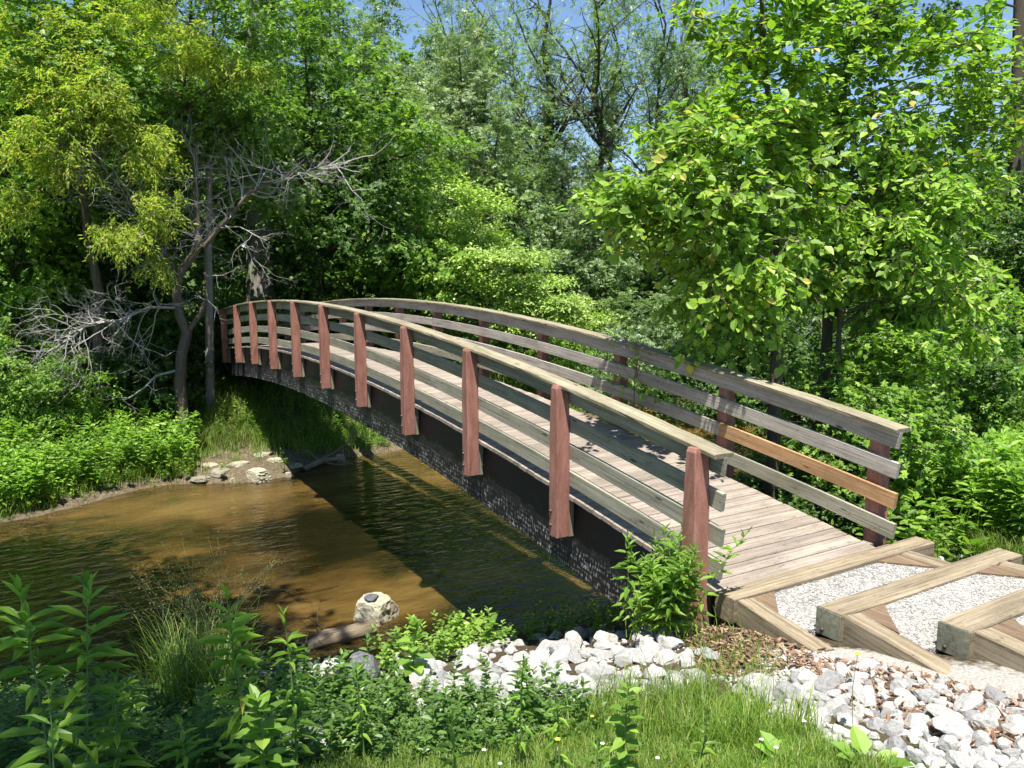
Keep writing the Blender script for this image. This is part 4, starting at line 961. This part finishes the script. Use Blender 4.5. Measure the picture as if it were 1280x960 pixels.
# dark understorey right behind the railing end
g0 = gpt(1100, 8.9)
ms = make_tree(99, [(np.array([(0, 0, -.1), (0, 0, .6), (.1, 0, 1.4)]), np.array([.03, .02, .01])), (np.array([(-.3, .5, -.1), (-.3, .6, .7), (-.4, .7, 1.5)]), np.array([.02, .02, .01]))],
               at_blobs(g0, [(1040, 480, 9.6, (.6, .6, .3), 1), (1100, 520, 8.7, (.6, .6, .4), 1.4), (1020, 560, 9.4, (.6, .5, .3), 1), (1130, 450, 9.2, (.6, .6, .4), 1), (1080, 600, 8.5, (.5, .5, .35), 1), (960, 500, 10.3, (.6, .6, .3), .7), (1150, 540, 8.2, (.5, .5, .3), .8)]), 190, 34, 'maple', .085, .26, (M['bark_dark'], M['leaf_maple']), shell=.1, limbs=16, limb_r=.06)
place(ms, 'maple_sapling', g0, 'dark maple saplings crowding behind the near end of the right railing', 'shrub')

for (x, y, k, sc, lb) in [(1.2, -3.2, 0, .42, 'low dark shrub just behind the orange rail board'), (2.6, -3.4, 0, .5, 'dark shrub on the bank behind the second right post'), (3.6, -4.3, 1, .5, 'shrub at the stream edge behind the right railing'), (1.9, -4.6, 0, .55, 'dark shrub behind the foot of the mossy trunk'), (4.3, -5.8, 0, .62, 'dark shrub overhanging the stream right of the bridge')]:
    place(GB[k], 'shrub', V(x, y, float(terr(x, y))), lb, 'shrub', None, rnd.uniform(0, 6.28), sc)
# --- shade trees standing behind and to the left of the camera (their shade falls on the foreground and the stream)
SH = generic(120, 11.5, 2.9, 'maple', .15, (M['bark'], M['leaf_maple']), 190, 50, .55, .62, .16)
place(SH, 'maple_tree', V(-2.2, 6.5, float(terr(-2.2, 6.5))), 'maple left of the viewer, outside the picture', group='shade trees outside the picture', sc=.95)
place(SH, 'maple_tree', V(5.2, 6.5, float(terr(5.2, 6.5))), 'maple on the near bank left of the picture', group='shade trees outside the picture', rz=1.9, sc=1.05)

place(SH, 'maple_tree', V(2.6, 6.3, float(terr(2.6, 6.3))), 'maple on the near bank between its two neighbours left of the picture', group='shade trees outside the picture', rz=4.0, sc=1.08)

place(SH, 'maple_tree', V(7.3, 6.8, float(terr(7.3, 6.8))), 'smaller maple at the near water edge left of the picture', group='shade trees outside the picture', rz=5.1, sc=.85)

place(SH, 'maple_tree', V(8.9, 6.6, float(terr(8.9, 6.6))), 'small maple leaning over the stream left of the picture', group='shade trees outside the picture', rz=2.6, sc=.78)

place(SH, 'maple_tree', V(18.9, 3.0, float(terr(18.9, 3.0))), 'tall maple added to shade the far posts, behind the crooked half dead tree', rz=.7, sc=1.0)  # added for its shade on the far posts and slope

# ------------------------------------------------------------------ herbs and grasses
def herb(seed, H, nl, L0, leaf='lance', mat='leaf_weed', lean=.05, r=.005, top=True, L1=None, stemmat='stem'):
    """one upright leafy stem -> (stem mesh, leaf mesh) in local space"""
    rr = rr_(seed); n_ = 7; z = np.linspace(0, H, n_); a = rr.uniform(0, 6.28)
    P = np.stack([math.cos(a)*lean*(z/H)**2*H+rr.normal(0, .004, n_), math.sin(a)*lean*(z/H)**2*H+rr.normal(0, .004, n_), z-.02], -1)
    st = tubes_mesh('stem', [(P, np.linspace(r, r*.35, n_))], 5); st.materials.append(M[stemmat])
    t = np.sort(rr.uniform(.12, 1, nl)**.85); pos = np.stack([np.interp(t*H, z, P[:, i]) for i in range(3)], -1)
    ang = np.arange(nl)*2.4+rr.normal(0, .3, nl); el = np.interp(t, [0, .7, .93, 1], [-.05, .25, .8, 1.4])+rr.normal(0, .12, nl)
    d = np.stack([np.cos(ang)*np.cos(el), np.sin(ang)*np.cos(el), np.sin(el)], -1)
    nn = np.stack([-np.cos(ang)*np.sin(el), -np.sin(ang)*np.sin(el), np.cos(el)], -1)+rr.normal(0, .15, (nl, 3))
    s = (L1 or L0)*np.interp(t, [0, .35, .8, 1], [.7, 1, .85, .42])*rr.uniform(.85, 1.15, nl)
    lf = scatter_mesh('leaves', LEAVES[leaf], pos, d, nn, s); lf.materials.append(M[mat]); return st, lf
def merge_herbs(name, spots, kinds, mat, smin=.7, smax=1.2, stemmat='stem'):
    """low herbs nobody could count, as one stuff mesh; kinds: list of (stem, leaf) meshes"""
    def arr(me):
        v = np.empty(len(me.vertices)*3, np.float32); me.vertices.foreach_get('co', v)
        l = np.empty(len(me.loops), np.int32); me.loops.foreach_get('vertex_index', l); return v.reshape(-1, 3), l.reshape(-1, 4)
    data = [[arr(m_) for m_ in k] for k in kinds]; VV = [[], []]; FF = [[], []]; base = [0, 0]
    for P in spots:
        k = data[rnd.randrange(len(data))]; a = rnd.uniform(0, 6.28); s = rnd.uniform(smin, smax); c, sn = math.cos(a)*s, math.sin(a)*s
        tx, ty = rnd.gauss(0, .12), rnd.gauss(0, .12)
        for i in (0, 1):
            v, f = k[i]; w_ = np.stack([v[:, 0]*c-v[:, 1]*sn+v[:, 2]*tx, v[:, 0]*sn+v[:, 1]*c+v[:, 2]*ty, v[:, 2]*s], -1)+P
            VV[i].append(w_); FF[i].append(f+base[i]); base[i] += len(v)
    nS = base[0]
    me = mesh_np(name, np.concatenate(VV[0]+VV[1]), [np.concatenate(FF[0]+[f+nS for f in FF[1]])], False)
    me.materials.append(M[mat]); return me
def spots(poly, n_, lift=0, dry=True):
    out = []
    for P in hits(samp(poly, n_)):
        if P[2] > ZW+.02 and not (-2.7 < P[0] < .1 and -2.75 < P[1] < -.02) and not (-.1 < P[0] < 23 and -2.1 < P[1] < 0 and P[2] > -.8): out.append(np.array([P[0], P[1], float(terr(P[0], P[1]))]))
    return out
def wspots(n_, x0, x1, y0, y1, test=None):
    out = []
    while len(out) < n_:
        x, y = rnd.uniform(x0, x1), rnd.uniform(y0, y1); z = float(terr(x, y))
        if z < ZW+.05 or ((x-15.3)/1.15)**2+((y-.1)/1.35)**2 < 1 or (-.2 < x < 22.5 and -2.1 < y < -.05 and z > -.75): continue
        if test and not test(x, y, z): continue
        out.append(V(x, y, z))
    return out
HB = [herb(200+i, .55, 18, .11, 'lance' if i % 2 else 'ovate', r=.003, lean=.15) for i in range(6)]
HM = [herb(220+i, .3, 12, .075, 'ovate', r=.002, lean=.2) for i in range(5)]
# left far bank herbs
sp = spots([(-20, 520), (60, 505), (150, 545), (250, 560), (235, 590), (150, 602), (60, 635), (-20, 650)], 900)
me = merge_herbs('bank_herbs', sp, HB, 'leaf_herb', .7, 1.9); tag(link('bank_herbs', me), 'bright green herbs on the left far bank', 'herbs', kind='stuff')
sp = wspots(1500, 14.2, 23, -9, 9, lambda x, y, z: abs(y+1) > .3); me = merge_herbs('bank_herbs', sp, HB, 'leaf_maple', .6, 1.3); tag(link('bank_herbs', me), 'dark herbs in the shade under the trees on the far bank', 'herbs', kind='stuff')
# right herbs beside the steps
sp = spots([(1100, 640), (1130, 560), (1180, 520), (1290, 500), (1290, 690), (1200, 665), (1120, 690)], 700)+wspots(420, -.2, 3.6, -7.5, -2.6, lambda x, y, z: True)
me = merge_herbs('verge_herbs', sp, HB, 'leaf_herb', .7, 1.6); tag(link('verge_herbs', me), 'bright leafy herbs on the verge right of the bridge end', 'herbs', kind='stuff')
# near bank ground cover bottom left and along the water
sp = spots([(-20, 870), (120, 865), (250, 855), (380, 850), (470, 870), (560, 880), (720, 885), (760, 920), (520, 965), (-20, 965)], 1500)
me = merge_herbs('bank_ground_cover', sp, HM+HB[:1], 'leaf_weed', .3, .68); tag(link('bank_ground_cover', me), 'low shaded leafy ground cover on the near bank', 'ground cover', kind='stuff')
sp = spots([(540, 800), (620, 772), (740, 770), (800, 785), (740, 800), (640, 808), (570, 825), (480, 850), (470, 830)], 260)
me = merge_herbs('waterside_herbs', sp, HM+HB[:1], 'leaf_herb', .5, 1.); tag(link('waterside_herbs', me), 'sunlit leafy herbs along the near water edge below the rocks', 'herbs', kind='stuff')
# grasses
def grass(name, P, hmin, hmax, wd, mat, label, lean=.5, seg3=True):
    P = np.array(P); N = len(P)
    tv = np.array([(0, -.5, 0), (0, .5, 0), (.45, .42, .02), (.45, -.42, .02), (.8, .25, -.1), (.8, -.25, -.1), (1, 0, -.3)]); tf = [np.array([[0, 3, 2, 1], [3, 5, 4, 2]]), np.array([[5, 6, 4]])]
    a = RG.uniform(0, 6.283, N); le = np.abs(RG.normal(0, lean, N)); d = np.stack([np.cos(a)*le, np.sin(a)*le, np.ones(N)], -1)
    nn = np.stack([-np.cos(a), -np.sin(a), le], -1); h = RG.uniform(hmin, hmax, N)
    me = scatter_mesh(name, (tv, tf), P, d, nn, np.stack([h, np.full(N, wd)*RG.uniform(.6, 1.3, N), h*.9], -1)); me.materials.append(M[mat])
    return tag(link(name, me), label, 'grass', kind='stuff')
LAWN = [(760, 880), (860, 868), (930, 880), (1010, 925), (1120, 968), (1125, 990), (300, 990), (500, 940), (600, 900)]
def jit(L, k, s):
    A = np.repeat(np.array(L), k, 0); A[:, :2] += RG.normal(0, s, (len(A), 2)); A[:, 2] = terr(A[:, 0], A[:, 1]); return A
grass('mud_grass', jit([V(15.7+rnd.gauss(0, .8), .2+rnd.gauss(0, .9), 0) for _ in range(40)], 12, .06), .08, .3, .01, 'grass', 'sparse tufts growing on the mud spit')
grass('tall_grass', jit([V(17+rnd.gauss(0, .6), .4+rnd.gauss(0, 1.1), 0) for _ in range(160)], 10, .08), .15, .5, .012, 'grass', 'dark grass on the slope behind the mud ledge')
grass('lawn_grass', jit(spots(LAWN, 2600), 14, .035), .04, .12, .0045, 'grass', 'short sunlit grass at the bottom of the picture')
grass('tall_grass', jit(spots([(760, 870), (870, 862), (1000, 905), (1040, 930), (900, 950), (700, 930)], 300), 7, .03), .12, .28, .005, 'grass', 'longer grass tufts edging the white rocks', .35)
grass('tall_grass', jit(spots([(-20, 540), (80, 560), (230, 575), (250, 590), (140, 606), (40, 640), (-20, 655)], 900), 7, .1), .15, .45, .012, 'grass', 'bright grass growing down to the left water edge')
grass('tall_grass', jit(wspots(2600, 14.6, 21, -9, 4.5), 8, .12), .2, .6, .013, 'grass', 'dark grass under the far part of the bridge')
grass('meadow_grass', jit(wspots(5200, 16, 42, -34, -5, lambda x, y, z: z > -2.25), 5, .25), .25, .6, .035, 'grass', 'sunlit meadow grass beyond the right railing')
grass('verge_grass', jit(spots([(1110, 660), (1290, 665), (1290, 705), (1190, 690), (1120, 690)], 500), 7, .05), .05, .2, .006, 'grass', 'short grass on the verge behind the steps')
grass('mulch_grass', jit(spots([(900, 780), (960, 800), (1000, 870), (920, 880), (850, 860), (840, 800)], 45), 9, .025), .08, .25, .004, 'grass', 'thin grass sprouting through mulch and rocks')
# seedy grass clump hanging over the water
def seedgrass(P, n_, H, label):
    rr = rr_(300); br = []; sp_ = []
    for i in range(n_):
        a = rr.uniform(0, 6.28); L = H*rr.uniform(.6, 1.1); t = np.linspace(0, 1, 7); ln = rr.uniform(.15, .6)
        pts = np.stack([np.cos(a)*ln*L*t**2, np.sin(a)*ln*L*t**2, L*t-.35*L*ln*t**3], -1)+rr.normal(0, .12, 3)*[1, 1, 0]; br.append((pts, np.linspace(.002, .0008, 7)))
        for q_ in range(26):
            f = rr.uniform(.68, 1); p_ = np.array([np.interp(f, t, pts[:, k]) for k in range(3)]); sp_.append(p_+rr.normal(0, .022, 3))
    sp_ = np.array(sp_); st = tubes_mesh('stem', br, 3); st.materials.append(M['grass_dry']); sd = scatter_mesh('seed_head', LEAVES['diamond'], sp_, rr.normal(0, 1, sp_.shape), rr.normal(0, 1, sp_.shape), np.full(len(sp_), .011)); sd.materials.append(M['grass_dry'])
    place((st, sd), 'seeding_grass', P, label, 'grass', names=('stem', 'seed_head'))
seedgrass(hit(250, 860), 60, 1.1, 'wispy seeding grass leaning over the dark water at the lower left')
grass('tall_grass', jit(spots([(190, 860), (290, 840), (300, 890), (210, 900)], 60), 9, .05), .3, .7, .008, 'grass', 'dark blades at the foot of the wispy seeding grass', .45)
# tall individual weeds in the foreground
def weed(px, py, D, label, H=None, nl=42, L0=.15, seed=0, leaf='narrow', grp=None, name='tall_weed', mat='leaf_herb', lean=.05):  # default lighter leaf colour stands in for sun on shaded weeds
    top = pd(px, py, D); g = float(terr(top[0], top[1])); h = top[2]-g
    m_ = herb(seed, h, int(nl*1.3), L0*1.12, leaf, mat, lean, .0065)
    return place(m_, name, V(top[0], top[1], g), label, 'weed', grp, names=('stem', 'leaves'))
FWD = 'tall weeds in the left foreground'
weed(92, 722, 3.3, 'tallest broad leaved weed at the lower left, right of its twin', nl=40, L0=.17, seed=401, grp=FWD)
weed(43, 728, 3.2, 'tall broad leaved weed nearest the left picture edge', nl=34, L0=.18, seed=402, grp=FWD)
weed(296, 730, 3.5, 'yellow green weed coloured as if sunlit, standing alone over the stream', nl=44, L0=.14, seed=403, grp=FWD, mat='leaf_bright')  # brighter leaf colour painted for sun that does not reach this weed
weed(364, 758, 3.7, 'weed just right of the yellow green one', nl=36, L0=.11, seed=404, grp=FWD)
weed(140, 850, 3.4, 'shorter weed right of the two broad leaved ones', nl=26, L0=.13, seed=405, grp=FWD)
weed(160, 840, 4.2, 'small dark weed behind the shorter weed', nl=26, L0=.11, seed=406, grp=FWD)
weed(330, 860, 3.2, 'low lit weed leaning at the foot of the yellow green one', nl=24, L0=.13, seed=407, grp=FWD, leaf='ovate', mat='leaf_herb')
weed(516, 775, 5.3, 'small three leaved herb rising above the near water edge', nl=16, L0=.12, seed=408, leaf='ovatew', name='herb_plant')
weed(450, 820, 3.9, 'slim weed in front of the dark slate stone', nl=24, L0=.08, seed=409)
weed(650, 815, 3.7, 'slim weed standing before the riprap pile', nl=28, L0=.075, seed=410)
weed(700, 838, 3.6, 'short weed right of the slim one before the riprap', nl=22, L0=.075, seed=411)
weed(780, 838, 3.5, 'lit weed in front of the sunlit rocks', nl=24, L0=.085, seed=412, mat='leaf_herb', leaf='ovate')
weed(570, 895, 3.0, 'weed in the shaded ground cover left of the yellow flower', nl=22, L0=.09, seed=413)
weed(880, 880, 3.1, 'weed in the lit grass near the rocks', nl=20, L0=.07, seed=414, mat='leaf_herb')
weed(740, 905, 2.7, 'fine weed among the lit grass at the bottom', nl=26, L0=.07, seed=415, mat='leaf_herb')
weed(60, 860, 2.7, 'low broad leaved weed at the bottom left corner', nl=26, L0=.15, seed=416)
weed(225, 895, 3.2, 'low weed between the tall weeds at the bottom', nl=24, L0=.11, seed=417)
# goldenrod clump at the nearest red post
P = V(-.05, .22, float(terr(-.05, .22)))
ks = [herb(430+i, rnd.uniform(.5, .78), 30, .135, 'lance', lean=rnd.uniform(.1, .45), r=.0045) for i in range(6)]
sp = [V(max(-.12, min(.3, rnd.gauss(.03, .12))), max(-.03, min(.3, rnd.gauss(.06, .12))), 0) for _ in range(32)]
me = merge_herbs('leaves', sp, ks, 'leaf_herb', .75, 1.15)
gb = empty('goldenrod_clump', P); tag(gb, 'bushy bright green clump growing at the foot of the nearest red post', 'plant'); link('leaves', me, None, gb, local=True)
# burdock and broad herbs at the water edge
def rosette(P, n_, L, label, seed, mat='leaf_herb', name='broadleaf_herb'):
    rr = rr_(seed); a = np.arange(n_)*2.4+rr.uniform(0, 6); el = rr.uniform(.35, 1.1, n_); d = np.stack([np.cos(a)*np.cos(el), np.sin(a)*np.cos(el), np.sin(el)], -1)
    nn = np.stack([-np.cos(a)*np.sin(el), -np.sin(a)*np.sin(el), np.cos(el)], -1); pos = d*L*.5
    me = scatter_mesh('leaves', T_ovate(.75, .1, .25), pos, d, nn, L*rr.uniform(.8, 1.2, n_)); me.materials.append(M[mat])
    st = tubes_mesh('stem', [(np.array([V(0, 0, -.02), pos[i]]), [.006, .004]) for i in range(n_)], 4); st.materials.append(M['stem'])
    place((st, me), name, P, label, 'plant', names=('stem', 'leaves'))
rosette(hit(600, 805), 7, .28, 'broad leaved burdock at the near water edge', 451)
rosette(hit(560, 815), 6, .2, 'smaller broad leaved plant left of the burdock', 452)
rosette(hit(1085, 965), 7, .13, 'broad leaved dock at the bottom right in front of the rocks', 453)
rosette(hit(980, 960), 6, .12, 'low dandelion-like leaves left of the dock', 454)
rosette(hit(1215, 690), 8, .15, 'low broad leaves on the verge behind the steps', 455)
for i, (x, y, lb) in enumerate([(1120, 640, 'heart leaved creeper at the end of the right railing'), (1140, 600, 'leafy creeper above the railing end'), (1150, 665, 'leafy clump beside the last right post')]):
    rosette(hit(x, y)+V(0, 0, .1), 14, .14, lb, 460+i, 'leaf_herb', 'leafy_creeper')
# flowers
def flower(px, py, D, label, mat, r, n_=6):
    c = pd(px, py, D); g = float(terr(c[0], c[1])); f = empty('wildflower', (c[0], c[1], g)); tag(f, label, 'flower')
    h = c[2]-g
    if h < .05: h = .1
    st = tubes_mesh('stem', [(np.array([(0, 0, -.02), (.01, .01, h*.6), (0, 0, h)]), [.002, .002, .0015])], 4); st.materials.append(M['stem']); link('stem', st, None, f, local=True)
    a = np.linspace(0, 6.283, n_, endpoint=False); d = np.stack([np.cos(a), np.sin(a), a*0+.5], -1)
    me = scatter_mesh('petals', T_ovate(.8), np.tile([0, 0, h], (n_, 1)), d, np.tile([0, 0, 1.], (n_, 1)), np.full(n_, r)); me.materials.append(mat); link('petals', me, None, f, local=True)
flower(697, 925, 2.8, 'small yellow flower in the lit grass at the bottom', M['petal_yellow'], .012)
flower(740, 896, 2.9, 'yellow flower bud above the slim weed', M['petal_yellow'], .009)
flower(1072, 818, 3.9, 'single yellow leaf-like flower beside the second timber box', M['petal_yellow'], .02)
for i, (x, y) in enumerate([(605, 938), (753, 930), (822, 948), (952, 925), (970, 935), (1005, 902), (625, 955)]):
    flower(x, y, 2.75, 'tiny white clover head in the lit grass', M['petal_white'], .009, 9); 
for o in COL.objects:
    if o.get('label') == 'tiny white clover head in the lit grass': o['group'] = 'white clover heads in the grass'
rr = rr_(500); fb = hit(800, 560); c = pd(795, 425, 9.5)
g = float(terr(c[0], c[1])); f = empty('white_flowered_shrub', (c[0], c[1], g)); tag(f, 'slim shrub with a white flower spray just above the right railing', 'shrub')
h = c[2]-g; br = [(np.array([(0, 0, -.05), (.05, 0, h*.5), (0, 0, h)]), [.012, .009, .004])]
for k in range(7): br.append((np.array([(0, 0, h*.85), rr.normal(0, .14, 3)+[0, 0, h+.03]]), [.004, .002]))
st = tubes_mesh('stem', br, 5); st.materials.append(M['stem_brown']); link('stem', st, None, f, local=True)
E_ = rr.normal(0, 1, (26, 3))*[.17, .17, .07]+[0, 0, h]; me = scatter_mesh('flowers', T_ovate(.7), E_, rr.normal(0, 1, E_.shape)*[1, 1, .4], rr.normal(0, .4, E_.shape)+[0, 0, 1], np.full(26, .06)); me.materials.append(M['petal_white']); link('flowers', me, None, f, local=True)
E_ = rr.normal(0, 1, (90, 3))*[.2, .2, .35]+[0, 0, h-.5]; me = scatter_mesh('leaves', T_ovate(.6), E_, rr.normal(0, 1, E_.shape), rr.normal(0, .4, E_.shape)+[0, 0, 1], np.full(90, .08)); me.materials.append(M['leaf_herb']); link('leaves', me, None, f, local=True)
print('rocks', n1_, n2_, 'objects', len(bpy.data.objects), 'faces', sum(len(o.data.polygons) for o in bpy.data.objects if o.type == 'MESH'))
